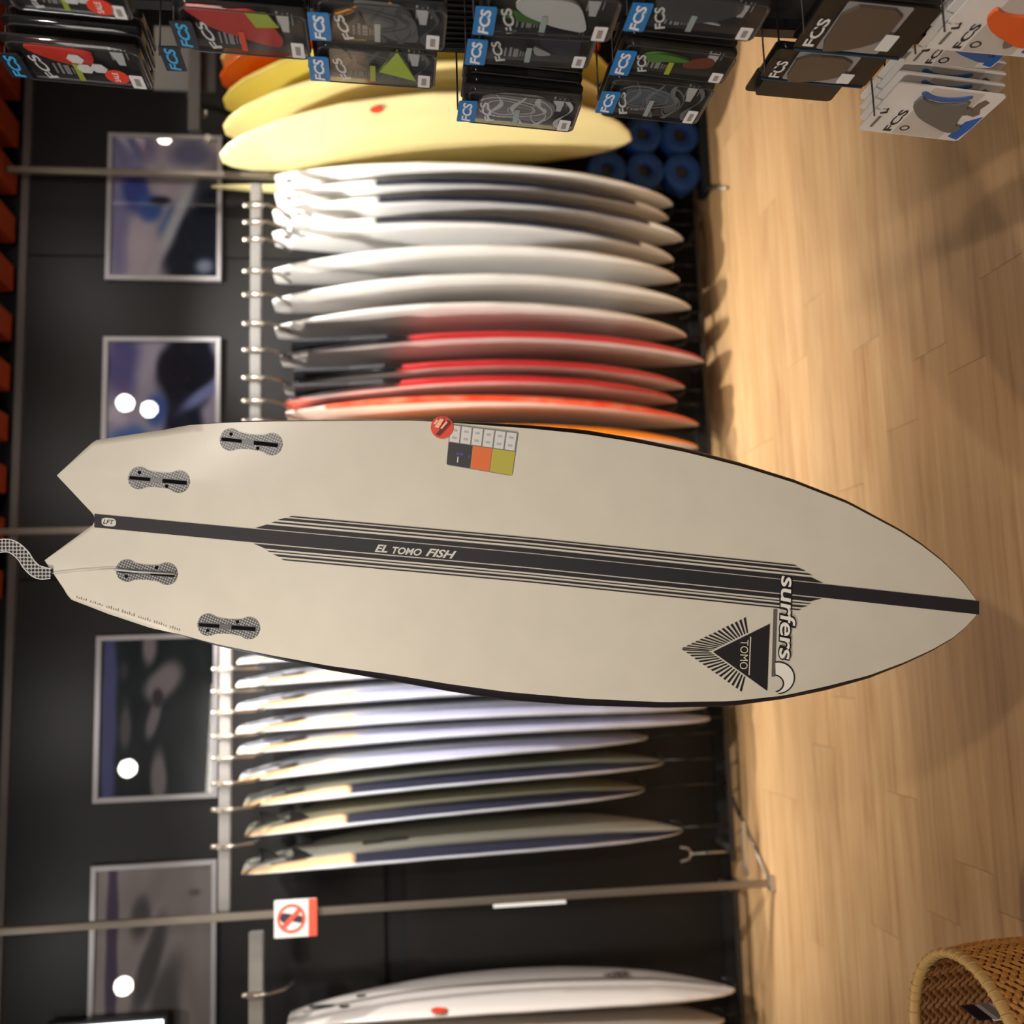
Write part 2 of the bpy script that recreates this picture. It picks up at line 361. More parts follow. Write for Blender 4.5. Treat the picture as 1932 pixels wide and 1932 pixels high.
# ------------------------------------------------------------------ boards in the racks
SH = [(0, .30), (.012, .36), (.04, .45), (.1, .58), (.2, .76), (.35, .93), (.5, 1), (.62, .98), (.75, .87), (.85, .69), (.92, .49), (.96, .33), (.985, .18), (1, .03)]
LONG = [(0, .12), (.02, .30), (.06, .48), (.15, .70), (.3, .90), (.5, 1), (.65, .97), (.8, .84), (.9, .62), (.96, .38), (.99, .18), (1, .04)]
def board(label, tail, nose, colfn, group, W=.49, T=.062, rk=.015, shape=SH, yc=4.24, cat='surfboard', fins=True, finc=(24, 24, 26), yaw=0, tone=None):
    a = at(*tail, 1, yc); b = at(*nose, 1, yc); v = a-b; L = v.length
    Z = v.normalized(); Y = Vector((0, 1, 0)); Y = (Y-Z*Y.dot(Z)).normalized(); X = Y.cross(Z)
    if yaw:
        Rz = Matrix.Rotation(math.radians(yaw), 3, Z); X = Rz @ X; Y = Rz @ Y
    Mw = Matrix((X, Y, Z)).transposed().to_4x4(); Mw.translation = b
    ns, nr = 84, 28
    ss = np.array([.5-.5*math.cos(math.pi*i/ns) for i in range(ns+1)])
    ws = np.interp(ss, [p[0] for p in shape], [p[1] for p in shape])*W/2
    ts = T/2*np.clip(np.minimum(1, .28+2.2*ss**.8), 0, 1)*np.clip(np.minimum(1, .22+3.0*(1-ss)**.8), 0, 1)
    vs, cs, fs = [], [], []
    for i, s in enumerate(ss):
        xo = rk*(1-(2*s-1)**2)*1.0 - .0
        for k in range(nr):
            th = 2*math.pi*k/nr; c, sn = math.cos(th), math.sin(th)
            yy = ws[i]*math.copysign(abs(c)**.72, c); xx = ts[i]*math.copysign(abs(sn)**1.0, sn)*(1 if sn > 0 else .9)
            vs.append((xx+xo, yy, L*(1-s))); cs.append(colfn(s, yy/(ws[i]+1e-6), sn))
    for i in range(ns):
        for k in range(nr):
            fs.append((i*nr+k, i*nr+(k+1) % nr, (i+1)*nr+(k+1) % nr, (i+1)*nr+k))
    fs.append(tuple(range(nr))[::-1]); fs.append(tuple(ns*nr+k for k in range(nr)))
    me = bpy.data.meshes.new('surfboard'); me.from_pydata(vs, [], fs)
    bm = bmesh.new(); bm.from_mesh(me); bmesh.ops.recalc_face_normals(bm, faces=bm.faces); smooth(bm); bm.to_mesh(me); bm.free()
    cc = np.clip(np.array(cs, float), 0, 255)/255; lc = np.ones((len(cc), 4)); lc[:, :3] = np.where(cc <= .04045, cc/12.92, ((cc+.055)/1.055)**2.4)
    ca = me.color_attributes.new('Col', 'FLOAT_COLOR', 'POINT'); ca.data.foreach_set('color', lc.ravel())
    o = obj('surfboard', me, PAINT); o.matrix_world = Mw; tag(o, label, cat, group)
    info = dict(L=L, W=W, T=T, rk=rk, o=o)
    if fins:
        FM = mat('fin_%d' % finc[0], finc, .3)
        for s, yy in ((.13, -.55), (.13, .55), (.055, 0)):
            wl = np.interp(s, [p[0] for p in shape], [p[1] for p in shape])*W/2
            xo = rk*(1-(2*s-1)**2); tt = T/2*min(1, .28+2.2*s**.8)*.85
            z0 = L*(1-s)
            pts = [(z0-.05, 0), (z0-.02, .03), (z0+.02, .048), (z0+.04, .052), (z0+.032, .034), (z0+.036, 0)]
            bm = bmesh.new(); prism(bm, [(p[0], p[1]) for p in pts], -.003, .003)
            # (z, height) -> board space
            Mf = Matrix(((0, 1, 0, xo+tt-.004), (0, 0, 1, yy*wl), (1, 0, 0, 0), (0, 0, 0, 1)))
            obj('fin', bm, FM, o, Mf)
    return info
def disc_on(info, s, yy, r, rgb, name, side=-1):
    """round sticker on the left (-1) or right (+1) face"""
    o = info['o']; T = info['T']/2; x = side*(T*(.9 if side < 0 else 1))*math.sqrt(max(.05, 1-(abs(yy))**2.6))+info['rk']*(1-(2*s-1)**2)
    bm = pr(circ(0, 0, r), 0, .0015); M = Matrix(((0, 0, side, x), (0, 1, 0, yy*info['W']/2), (-side, 0, 0, info['L']*(1-s)), (0, 0, 0, 1)))
    obj(name, bm, mat('sticker_%d_%d' % (rgb[0], rgb[1]), rgb, .5), o, M)

WH = (226, 224, 220)
def plain(c, c2=None):
    return lambda s, y, n: (c if n < .3 else (c2 or c))
def taped(s, y, n):       # white board with black tape along the near rail from a third down to the nose
    return (30, 32, 44) if (.245 < s < .9 and y < -.70 and n > -.62) else WH
def pin(s, y, n): return (222, 120, 60) if (y > .80 and abs(n) < .45 and (s > .55 or s < .4)) else ((206, 204, 202) if (n < 0 and y > -.5) else WH)  # greyer left face: its shade is painted into the board colour
def softred(b0):
    def f(s, y, n):
        if s < b0 and (y < -.3 and n > -.6 or n > .2): return (34, 34, 38)
        if n > .1 or (y < -.7 and n > -.60): return (188, 48, 50)
        return (226, 216, 210)
    return f
def marble(s, y, n):
    if n > -.45 and y < 0 and s > .09 or n > .2:
        k = math.sin(s*47+3*math.sin(y*9+s*13))*math.sin(s*19+y*5+2*math.sin(s*31)); return (232, 92+34*k, 62+34*k)
    return (228, 220, 212)
def pinkred(s, y, n): return (226, 220, 214)
def orange(s, y, n): return (250, 142, 12) if n > -.55 and y < -.2 else (220, 200, 180)
G1 = 'surfboards standing in the right rack'
R = [((522, 347), (1268, 386), plain(WH), 'plain white surfboard, first from the right in the white stack'),
     ((522, 380), (1260, 413), taped, 'white surfboard with black rail stripe, second from the right in the white stack'),
     ((518, 412), (1288, 452), taped, 'white surfboard with black rail stripe, middle one of three striped boards'),
     ((518, 452), (1270, 491), taped, 'white surfboard with black rail stripe, furthest left of the three striped boards'),
     ((518, 522), (1281, 528), plain(WH), 'plain white pointed surfboard left of the striped white boards'),
     ((518, 578), (1302, 581), pin, 'white surfboard with thin orange pinline along its back rail'),
     ((522, 628), (1294, 634), pinkred, 'white surfboard whose face mirrors the red board beside it'),
     ((532, 682), (1328, 682), softred(.30), 'red and white surfboard with black tail, longest of the three red boards'),
     ((538, 736), (1291, 730), softred(.28), 'red surfboard with black tail, middle one of the three red boards'),
     ((540, 764), (1276, 757), softred(.27), 'red surfboard with black tail, furthest left of the three red boards'),
     ((542, 786), (1317, 801), marble, 'white surfboard with marbled orange red rail'),
     ((560, 842), (1316, 844), orange, 'bright orange surfboard partly hidden by the hanging board')]
for i, (t, nz, f, lab) in enumerate(R):
    inf = board(lab, t, nz, f, G1, fins=False, rk=[.02, .028, .038, .044, .05, .055, .055, .052, .05, .048, .042, .035][i], T=.06)
    if i < 5: disc_on(inf, .035, -.35, .014, (40, 40, 46), 'leash_plug')
    if f.__name__ == 'f':     # raised black tail pad
        o = inf['o']; L = inf['L']
        bm = bmesh.new(); pts = [(-.17, L*.97), (-.19, L*.84), (-.225, L*.76), (-.20, L*.70), (-.15, L*.66), (-.06, L*.715), (.02, L*.73), (.02, L*.98)]
        prism(bm, pts, 0, .014)
        obj('tail_pad', bm, mat('foam_pad', (38, 38, 42), .6), o, Matrix(((0, 0, 1, inf['T']/2+.004), (1, 0, 0, 0), (0, 1, 0, 0), (0, 0, 0, 1))))
G2 = 'surfboards standing in the middle rack'
def mid(face, wood=True, stripe=(30, 31, 46), rl=(205, 208, 216)):
    def f(s, y, n):
        if y < -.80: return rl if n < .10 else ((216, 178, 134) if s < .24 else stripe)
        if n > 0 and y < -.70: return (216, 178, 134) if s < .24 else stripe
        if n > 0 and s < .14 and math.sin(y*26+s*30) > .3: return (70, 70, 74)
        return face if n > 0 else rl
    return f
Mb = [((452, 1247), (1320, 1218), (228, 230, 236), 'white surfboard in the middle rack just showing under the big board tail'),
      ((450, 1290), (1326, 1252), (228, 230, 236), 'white surfboard with tan tail rail, second to emerge below the big board'),
      ((450, 1333), (1330, 1292), (228, 230, 236), 'white surfboard with tan tail rail, third to emerge below the big board'),
      ((450, 1376), (1332, 1332), (226, 228, 234), 'white surfboard with tan tail rail, fourth to emerge below the big board'),
      ((452, 1414), (1339, 1356), (226, 228, 234), 'long white surfboard reaching lowest in the middle rack'),
      ((455, 1466), (1221, 1391), (206, 208, 212), 'grey white surfboard, fourth from the left end of the middle rack'),
      ((464, 1512), (1251, 1438), (172, 174, 160), 'surfboard with olive grey face and navy stripe, third from the left end'),
      ((467, 1567), (1215, 1489), (176, 172, 146), 'surfboard with khaki face and navy stripe, second from the left end'),
      ((461, 1637), (1287, 1566), (186, 184, 170), 'surfboard with pale green face, navy stripe and dark lettering, leftmost in the rack')]
lastb = None
for i, (t, nz, fc, lab) in enumerate(Mb):
    lastb = board(lab, t, nz, mid(fc, stripe=(30, 31, 46) if i > 5 else (150, 150, 172)), G2, W=.50, rk=.052, T=.060, yaw=-7, fins=(i > 6))
# dark lettering block on the leftmost face
o = lastb['o']; L = lastb['L']
for (s0, dz, wd) in ((.285, 0, .042), (.335, 0, .05)):
    bm = pr(rrect(-.022, -wd, .022, wd, .004), 0, .001); s = s0
    obj('printed_mark', bm, mat('faded_ink', (70, 68, 66), .6), o, Matrix(((0, 0, 1, .0310+.052*(1-(2*s-1)**2)), (1, 0, 0, -.05), (0, 1, 0, L*(1-s)), (0, 0, 0, 1))))
G3 = 'surfboards standing in the left rack'
def strg(s, y, n): return (212, 206, 202)
l1 = board('white pointed surfboard with thin centre stringer and small boxed logo, near the left post', (545, 1922), (1386, 1868), strg, G3, W=.5, rk=.055, T=.06, fins=False)
l2 = board('cream surfboard behind the one with a boxed logo, at the left picture edge', (552, 1962), (1366, 1925), lambda s, y, n: (214, 206, 196), G3, W=.5, rk=.055, T=.06)
disc_on(l1, .32, -.84, .032, (222, 66, 40), 'red_sticker', 1)
for s, yy in ((.07, .0), (.155, .30), (.12, -.3)):
    bm = pr(rrect(-.012, -.05 if s < .1 else -.02, .012, .05 if s < .1 else .02, .01), 0, .002)
    obj('fin_box', bm, BLACK, l1['o'], Matrix(((0, 0, 1, .024+.055*(1-(2*s-1)**2)), (1, 0, 0, yy*.15), (0, 1, 0, l1['L']*(1-s)), (0, 0, 0, 1))))
# thin dark stringer and the boxed logo reading down the board
LI = mat('logo_ink', (52, 48, 46), .6)
bm = bmesh.new(); prev = None
for k in range(49):
    s_ = .03+.94*k/48; tt = .03*min(1, .28+2.2*s_**.8)*min(1, .22+3*(1-s_)**.8); X = tt+.055*(1-(2*s_-1)**2)+.0008; Z = l1['L']*(1-s_)
    q = (bm.verts.new((X+.001, -.008, Z)), bm.verts.new((X+.001, .008, Z)))
    if prev: bm.faces.new((prev[0], prev[1], q[1], q[0]))
    prev = q
obj('stringer', bm, mat('stringer_brown', (110, 98, 90), .6), l1['o'])
s = .735; X = .0335+.055*(1-(2*s-1)**2); Z = l1['L']*(1-s)
lettering('DEP', l1['o'], LI, (X, .020, Z+.045), (0, 0, -1), (0, 1, 0), .095, .046, bold=.03)
bm = bmesh.new()
for c, sz in (((0, .010, Z), (.001, .005, .10)), ((0, .04, Z+.056), (.001, .05, .005)), ((0, .075, Z-.01), (.001, .005, .06))): box(bm, (X, c[1], c[2]), sz)
obj('logo_box', bm, LI, l1['o'])

G4 = 'yellow and orange longboards beyond the right post'
YB = [((400, 352), (1235, 380), (236, 222, 158), 'cream board tucked against the wall behind the white stack', dict(W=.12, T=.036, yc=4.43, rk=0)),
      ((418, 298), (1190, 262), (226, 210, 152), 'cream longboard with red dot, nearest the white boards', {}),
      ((424, 245), (1160, 205), (224, 206, 142), 'cream longboard with red dot, second from the white boards', {}),
      ((424, 196), (1150, 140), (222, 202, 92), 'mustard yellow longboard behind the fin packs', {}),
      ((418, 152), (1130, 88), (226, 96, 8), 'bright orange longboard behind the fin packs', {}),
      ((420, 118), (1130, 40), (226, 206, 130), 'pale yellow longboard to the right of the orange one', {}),
      ((414, 84), (1120, 0), (208, 70, 16), 'red orange longboard furthest right behind the fin packs', {})]
for i, (t, nz, c, lab, kw) in enumerate(YB):
    a = dict(W=.62, T=.07, rk=.07, shape=LONG, fins=False, yc=4.02); a.update(kw)
    inf = board(lab, t, nz, plain(c), G4, **a)
    if i in (1, 2): disc_on(inf, .37, -.80, .026, (214, 58, 30), 'red_sticker')

# rails with pegs
def midx(l, z): return l
rp = [at(488, y, 1, PY).x for y in (380, 412, 445, 505, 550, 605, 655, 708, 752, 790)]
rail(.50, 1.94, 2.018, 'pale slotted rail with chrome pegs above the white and red boards', rp)
rp = [at(425, y, 1, PY).x for y in (1262, 1305, 1345, 1390, 1432, 1480, 1530, 1600)]
rail(-.95, .49, 2.128, 'pale slotted rail with pegs above the middle rack boards', rp)
rail(-2.40, -1.03, 2.01, 'pale round-ended rail starting left of the left post', [-1.25, -1.6, -1.95], .055)
rail(2.16, 3.4, 2.27, 'grey rail above the yellow longboards', [], .05, mat('grey_rail', (60, 56, 54), .7))
# lower rails with forks
def lower(x0, x1, label, forks, ry=4.3):
    r = root('nose_rail', ((x0+x1)/2, ry, .06), label, 'rack rail', 'lower rails with forks for the board noses')
    c = (x0+x1)/2
    obj('rail_bar', bx((0, 0, 0), (x1-x0, .02, .022), .003), mat('dark_steel', (60, 56, 52), .4, .5), r)
    obj('wall_bracket', bx((-(x1-x0)/2+.05, (WY-ry)/2-.01, 0), (.02, WY-ry-.02, .02), .002), CHROME, r)
    obj('wall_bracket', bx(((x1-x0)/2-.05, (WY-ry)/2-.01, 0), (.02, WY-ry-.02, .02), .002), CHROME, r)
    for X, zt in forks:
        bm = bmesh.new(); h = zt-.06
        tube(bm, [(0, 0, 0), (0, 0, h-.05)], .005, 8); tube(bm, [(-.03, 0, h), (-.022, 0, h-.035), (0, 0, h-.05), (.022, 0, h-.035), (.03, 0, h)], .005, 8)
        obj('nose_fork', bm, CHROME if zt == .29 else BLACK, r, Matrix.Translation((X-c, 0, 0)))
def forks(lst): return [(at(*n, 1, 4.24).x, max(.13, at(*n, 1, 4.24).z+.03)) for n in lst]
lower(.52, 1.93, 'chrome lower rail with forks under the noses of the white and red boards', forks([q[1] for q in R]))
lower(-.93, .47, 'chrome lower rail with forks under the middle rack board noses', forks([q[1] for q in Mb])+[(at(1282, 1612, 1, 4.3).x, .29)])
lower(-2.4, -1.0, 'chrome lower rail with forks under the left rack boards', forks([(1386, 1868), (1366, 1925)]))
lower(2.27, 3.3, 'plain dark lower rail on the wall behind the blue rollers and yellow longboards', [], 4.44)

# grey end panel of the next display, top right
r = root('display_header', (2.2, 4.1, 2.25), 'blurred light grey sheet metal header left of the red fin pack', 'display panel')
GR = mat('grey_sheet', (82, 80, 80), .7)
a = at(290, 150, 1, 4.1); b = at(408, 75, 1, 4.1)
obj('side_plate', bx(((a.x+b.x)/2-2.2, 0, (a.z+b.z)/2-2.25), (abs(b.x-a.x)+.1, .012, abs(a.z-b.z)), .003), GR, r)
for px in ((384, 215), (392, 262)):
    p = at(*px, 1, 4.09); obj('bolt', tb([(p.x-2.2, 0, p.z-2.25), (p.x-2.2, -.02, p.z-2.25)], .016, 10), STEEL, r)
obj('wall_arm', bx((.35, .2, .12), (.02, .4, .02)), STEEL, r)

# blue foam rollers stacked in front of the back wall
BLUE = mat('blue_foam', (14, 62, 128), .75, bump=(60, .5))
proto = None; n = 0
a = at(1302, 322, 1, 4.24); rr = .088
plinth = tag(obj('plinth', bx((a.x+.18, 4.28, .02), (.56, .10, .04), .004), MATTE), 'low black plinth under the stacked blue foam rollers', 'plinth')
pos = ['left column', 'middle column', 'right column']; lv = ['bottom', 'middle', 'top']
for ci in range(3):
    for li in range(3):
        X = a.x + .0 + ci*(2*rr+.004); Zc = .04+rr + li*(2*rr)
        lab = '%s blue foam roller in the %s of the stack beside the yellow longboards' % (lv[li], pos[ci])
        if proto is None:
            bm = bmesh.new(); N = 28; prof = [(rr, 0), (rr, .085), (rr-.006, .091), (.034, .091), (.030, .085), (.030, 0), (.034, -.006), (rr-.006, -.006)]
            rings = [[bm.verts.new((q[0]*math.cos(2*math.pi*k/N), q[1], q[0]*math.sin(2*math.pi*k/N))) for k in range(N)] for q in prof]
            for j in range(len(prof)):
                A, B = rings[j], rings[(j+1) % len(prof)]
                for k in range(N): bm.faces.new((A[k], A[(k+1) % N], B[(k+1) % N], B[k])).smooth = True
            bmesh.ops.recalc_face_normals(bm, faces=bm.faces)
            proto = obj('foam_roller', bm, BLUE); o = proto
            core = obj('core', tb([(0, .02, 0), (0, .08, 0)], .0295, 16), mat('dark_core', (52, 48, 46), .6), proto); index_kids(proto)
        else:
            o = copy_tree(proto)
        o.location = (X, 4.246, Zc); tag(o, lab, 'foam roller', 'blue foam rollers')

# ================================================================== HANGING BOARD
HD = 1.84; KP = HD/FPX
CX0, CY0 = 966, 1062
HO = CAM + FWD*HD + RGT*((1932-CY0)-966)*KP + DWN*(CX0-966)*KP
HM = Matrix((DWN, RGT, -FWD)).transposed().to_4x4(); HM.translation = HO     # local x down the board, y to the right, z to the viewer
hero = root('hanging_surfboard', None, 'large bone white fish surfboard with black centre stripe hanging nose down in front', 'surfboard', mw=HM)
def hl(x, y, z=0.0): return Vector(((x-CX0)*KP, (CY0-y)*KP, z))
UP = [(175, 830), (250, 818), (321, 808), (340, 802), (400, 798), (465, 795), (620, 794), (780, 793), (850, 797), (1000, 808), (1100, 818), (1200, 834), (1300, 854), (1400, 880), (1500, 911), (1600, 950), (1700, 1003), (1740, 1029), (1780, 1060), (1815, 1095), (1834, 1118), (1845, 1135), (1850, 1148)]
LO = [(127, 1131), (200, 1160), (284, 1188), (330, 1197), (401, 1216), (500, 1236), (620, 1257), (728, 1272), (850, 1292), (960, 1307), (1100, 1319), (1250, 1326), (1381, 1324), (1481, 1313), (1562, 1295), (1640, 1275), (1707, 1250), (1760, 1226), (1800, 1203), (1830, 1178), (1846, 1158), (1850, 1148)]
T1, T2, NT = (107, 897), (84, 1057), (178, 982)
def fup(x): return np.interp(x, [p[0] for p in UP], [p[1] for p in UP])
def flo(x): return np.interp(x, [p[0] for p in LO], [p[1] for p in LO])
def zc(x, y):
    """bottom contour: panel vee in the tail, slight concave along the middle"""
    k = max(0, min(1, (620-x)/450))
    c1 = 897+.085*(x-107); c2 = 1060+.03*(x-84); mid_ = 982+.096*(x-178)
    z = 0
    if y < c1: z -= (c1-y)*.14*KP*k
    if y > c2: z -= (y-c2)*.14*KP*k
    z -= .0035*k*max(0, 1-abs(y-mid_)/85)
    nz = max(0, (x-1500)/350); z += -.004*nz*nz - .006*((y-mid_)/250)**2*(1-k)
    return z
rows = []; MM = 28
NL = 12
def resamp(pts, n):
    P = np.array(pts, float); d = np.r_[0, np.cumsum(np.hypot(*(P[1:]-P[:-1]).T))]; t = np.linspace(0, d[-1], n)
    return list(zip(np.interp(t, d, P[:, 0]), np.interp(t, d, P[:, 1])))
upT = resamp([T1, (158, 846), (175, 830), (178, fup(178))], NL); inT = resamp([T1, (166, 961), (175, 970), NT], NL)
loT = resamp([T2, (118, 1113), (127, 1131), (178, flo(178))], NL); inL = resamp([T2, (166, 996), (175, 990), NT], NL)
bm = bmesh.new(); H = MM//2
def V(x, y): return bm.verts.new(hl(x, y, zc(x, y)))
lobe1, lobe2 = [], []
vT1 = V(*T1); vT2 = V(*T2)
for j in range(1, NL-1):
    a, b = upT[j], inT[j]; lobe1.append([V(a[0]+(b[0]-a[0])*k/H, a[1]+(b[1]-a[1])*k/H) for k in range(H+1)])
    a, b = inL[j], loT[j]; lobe2.append([V(a[0]+(b[0]-a[0])*k/H, a[1]+(b[1]-a[1])*k/H) for k in range(H+1)])
xs = [178]+list(range(200, 1500, 26))+list(range(1500, 1836, 12))+[1840, 1846, 1849]
main = []
for x in xs:
    a, b = fup(x), flo(x)
    if x == 178: row = [V(x, a+(982-a)*k/H) for k in range(H+1)]+[V(x, 982+(b-982)*k/H) for k in range(1, H+1)]
    else: row = [V(x, a+(b-a)*k/MM) for k in range(MM+1)]
    main.append(row)
def fc(*v):
    f = bm.faces.new(v); f.smooth = True; return f
for lb, tip, mr in ((lobe1, vT1, main[0][:H+1]), (lobe2, vT2, main[0][H:])):
    for k in range(H): fc(tip, lb[0][k], lb[0][k+1])
    seq = lb+[mr]
    for A, B in zip(seq, seq[1:]):
        for k in range(H): fc(A[k], B[k], B[k+1], A[k+1])
for A, B in zip(main, main[1:]):
    for k in range(MM): fc(A[k], B[k], B[k+1], A[k+1])
# boundary loop in order: tip1 -> upper rail -> nose -> lower rail -> tip2 -> notch -> tip1
loop = [vT1]+[r_[0] for r_ in lobe1]+[r_[0] for r_ in main]+[r_[-1] for r_ in reversed(main)]+[r_[-1] for r_ in reversed(lobe2)]+[vT2]+[r_[0] for r_ in lobe2]+[main[0][H]]+[r_[-1] for r_ in reversed(lobe1)]
px = [((v.co.x)/KP+CX0, CY0-v.co.y/KP) for v in loop]
n = len(loop)
def band(x, y):
    if y < 982+.096*(x-178): return float(np.interp(x, [150, 330, 450, 780, 1100, 1400, 1600, 1850], [.8, 1.5, 4, 5, 10, 9, 8, 5]))
    return float(np.interp(x, [84, 284, 401, 728, 960, 1250, 1381, 1481, 1562, 1700, 1850], [.8, 1.5, 6, 16, 20, 15, 14, 11, 12, 8, 5]))
inner = set([id(v) for v in [r_[0] for r_ in lobe2]+[main[0][H]]+[r_[-1] for r_ in lobe1]])
offs = []
for i in range(n):
    p0, p1 = np.array(px[i-1]), np.array(px[(i+1) % n]); t = p1-p0; t = t/(np.linalg.norm(t)+1e-9); nr_ = np.array((t[1], -t[0]))
    w_ = .8 if id(loop[i]) in inner else band(*px[i])
    offs.append((nr_, w_))
def loopat(k_, z):
    out = []
    for i in range(n):
        nr_, w_ = offs[i]; x = px[i][0]+nr_[0]*w_*k_; y = px[i][1]+nr_[1]*w_*k_
        out.append(hl(x, y, loop[i].co.z+z))
    return out
tail = lambda i: px[i][0] < 330
TH = .058
L1 = loopat(.75, -.008); L2 = loopat(1.0, -.022); L3 = loopat(.3, -.042)
body = bm
Ls = []
for Lk in (L1, L2, L3): Ls.append([body.verts.new(p) for p in Lk])
dark = bmesh.new(); DL = [[dark.verts.new(v.co) for v in loop]]+[[dark.verts.new(p) for p in Lk] for Lk in (L1, L2)]
for i in range(n):
    j = (i+1) % n; xm = (px[i][0]+px[j][0])/2
    white_ = xm < (345 if px[i][1] < 1000 else 300) or id(loop[i]) in inner
    seq = [loop]+Ls
    for a in range(3):
        if white_ or a == 2: f = body.faces.new((seq[a][i], seq[a][j], seq[a+1][j], seq[a+1][i])); f.smooth = True
    if not white_:
        for a in range(2): dark.faces.new((DL[a][i], DL[a][j], DL[a+1][j], DL[a+1][i])).smooth = True
dk = body.faces.new(Ls[2]); bmesh.ops.triangulate(body, faces=[dk])
bmesh.ops.recalc_face_normals(body, faces=body.faces)
HULL = mat('bone_white_resin', (205, 197, 182), .42, spec=.3, coat=.08, coatr=.2)
obj('hull', body, HULL, hero)
bmesh.ops.delete(dark, geom=[v for v in dark.verts if not v.link_faces], context='VERTS')
bmesh.ops.recalc_face_normals(dark, faces=dark.faces)
obj('rail_band', dark, mat('black_rail', (34, 30, 34), .35), hero)
CARB = mat('carbon_black', (38, 35, 39), .55, spec=.3)
INK = mat('matt_ink', (34, 31, 33), .7, spec=.2)
YC = [(165, 980.8), (175, 982), (450, 1008), (1000, 1057.5), (1556, 1115), (1849, 1147)]
def yc(x): return float(np.interp(x, [p[0] for p in YC], [p[1] for p in YC]))
def stripe(bm, x0, x1, o0, o1, z, sk0=0, sk1=0):
    N_ = max(2, int((x1-x0)/30)); prev = None
    for i in range(N_+1):
        x = x0+(x1-x0)*i/N_; a = x+(sk0 if i == 0 else (sk1 if i == N_ else 0))
        z_ = max(zc(x, yc(x)+o0), zc(x, yc(x)+o1), zc(x, yc(x)))+z
        A = bm.verts.new(hl(x, yc(x)+o0, z_)); B = bm.verts.new(hl(a, yc(a)+o1, z_))
        if prev: bm.faces.new((prev[0], prev[1], B, A))
        prev = (A, B)
bm = bmesh.new(); stripe(bm, 177, 1849, -12.8, 12.8, .0009); obj('centre_stripe', bm, CARB, hero)
LNS = [(481, 1553, -23, -14.5, 22), (511, 1533, -30, -27, 8), (523, 1521, -38.5, -33.5, 14), (544, 1505, -43.5, -41, 6),
       (478, 1550, 15, 22.5, 22), (502, 1531, 26, 28, 6), (514, 1524, 31.5, 35.5, 12), (530, 1512, 39, 41.5, 6)]
for x0, x1, a, b, sk in LNS:
    bm = bmesh.new()
    if a < 0: stripe(bm, x0+sk, x1-sk, a, b, .0008, 0, 0); e0, e1 = b, a
    else: stripe(bm, x0+sk, x1-sk, a, b, .0008)
    # tapered ends
    for xa, xb in ((x0+sk, x0), (x1-sk, x1)):
        inn = b if a < 0 else a; out_ = a if a < 0 else b
        q = [hl(xa, yc(xa)+inn, .0008+zc(xa, yc(xa))), hl(xa, yc(xa)+out_, .0008+zc(xa, yc(xa))), hl(xb, yc(xb)+inn, .0008+zc(xb, yc(xb)))]
        bm.faces.new([bm.verts.new(v) for v in q])
    obj('pin_stripe', bm, CARB, hero)
GREYT = mat('pale_lettering', (196, 194, 184), .6)
def htext(s, p, q, h, m, z=.0016, up=None, name='lettering', **kw):
    """text from picture point p to q (baseline), height h px; up = direction of the letter tops"""
    P, Q = hl(*p), hl(*q); ux = (Q-P); u = up or None
    uy = hl(p[0]+up[0], p[1]+up[1])-P
    uy = uy-ux*(uy.dot(ux)/ux.dot(ux)); zz = zc(*p)
    return lettering(s, hero, m, P+Vector((0, 0, z+zz)), ux, uy, ux.length, h*KP, name=name, **kw)
htext('EL', (707, 1041), (731, 1043), 14.5, GREYT, up=(0, -1), shear=.35, bold=.03)
htext('TOMO', (740, 1044.5), (795, 1049), 13.5, GREYT, up=(0, -1), shear=.3, bold=.03)
htext('FISH', (803, 1049), (860, 1055), 15.5, GREYT, up=(0, -1), shear=.4, bold=.03)
# pill badge near the tail
PB = pr([(hl(191+27*(p[0]), 976+16*(p[1])+2.2*p[0]).x, hl(191+27*p[0], 976+16*p[1]+2.2*p[0]).y) for p in rrect(0, 0, 1, 1, .35)], -.002, .0016)
obj('badge', PB, GREYT, hero, Matrix.Translation((0, 0, zc(200, 985))))
htext('LFT', (194, 988), (214, 989.5), 8, INK, z=.0022, up=(0, -1), shear=.2, bold=.0)
# fan of rays and triangle
bm = bmesh.new()
C0 = np.array((1417., 1233.)); tip = np.array((1285., 1224.)); top = np.array((1410., 1163.)); bot = np.array((1403., 1308.))
tA, tU, tD = np.array((1345., 1230.)), np.array((1452., 1177.)), np.array((1448., 1304.))
def isect(c, d, a, b):
    M_ = np.array([[d[0], -(b-a)[0]], [d[1], -(b-a)[1]]]); s_ = np.linalg.solve(M_, a-c); return c+d*s_[0]
for e, tr_ in ((top, tU), (bot, tD)):
    for k in range(15):
        f0 = (k+.12)/15; f1 = min(1, (k+.62)/15)
        A, B = tip+(e-tip)*f0, tip+(e-tip)*f1
        C, D = isect(C0, B-C0, tA, tr_), isect(C0, A-C0, tA, tr_)
        C = B+(C-B)*.9; D = A+(D-A)*.9
        bm.faces.new([bm.verts.new(hl(q[0], q[1], zc(q[0], q[1])+.0010)) for q in (A, B, C, D)])
bmesh.ops.recalc_face_normals(bm, faces=bm.faces)
obj('ray_emblem', bm, INK, hero)
bm = bmesh.new(); bm.faces.new([bm.verts.new(hl(*q, zc(*q)+.0016)) for q in (tA, tU, tD)]); obj('triangle_emblem', bm, INK, hero)
htext('TOMO', (1397, 1207), (1395, 1262), 15, mat('pale_hull_ink', (208, 198, 180), .5), z=.0028, up=(1, 0), bold=-.005)
bm = bmesh.new(); bm.faces.new([bm.verts.new(hl(*q, zc(*q)+.0024)) for q in ((1415, 1201), (1417, 1201), (1414.5, 1274), (1412.5, 1274))]); obj('emblem_line', bm, MATS['pale_hull_ink'], hero)
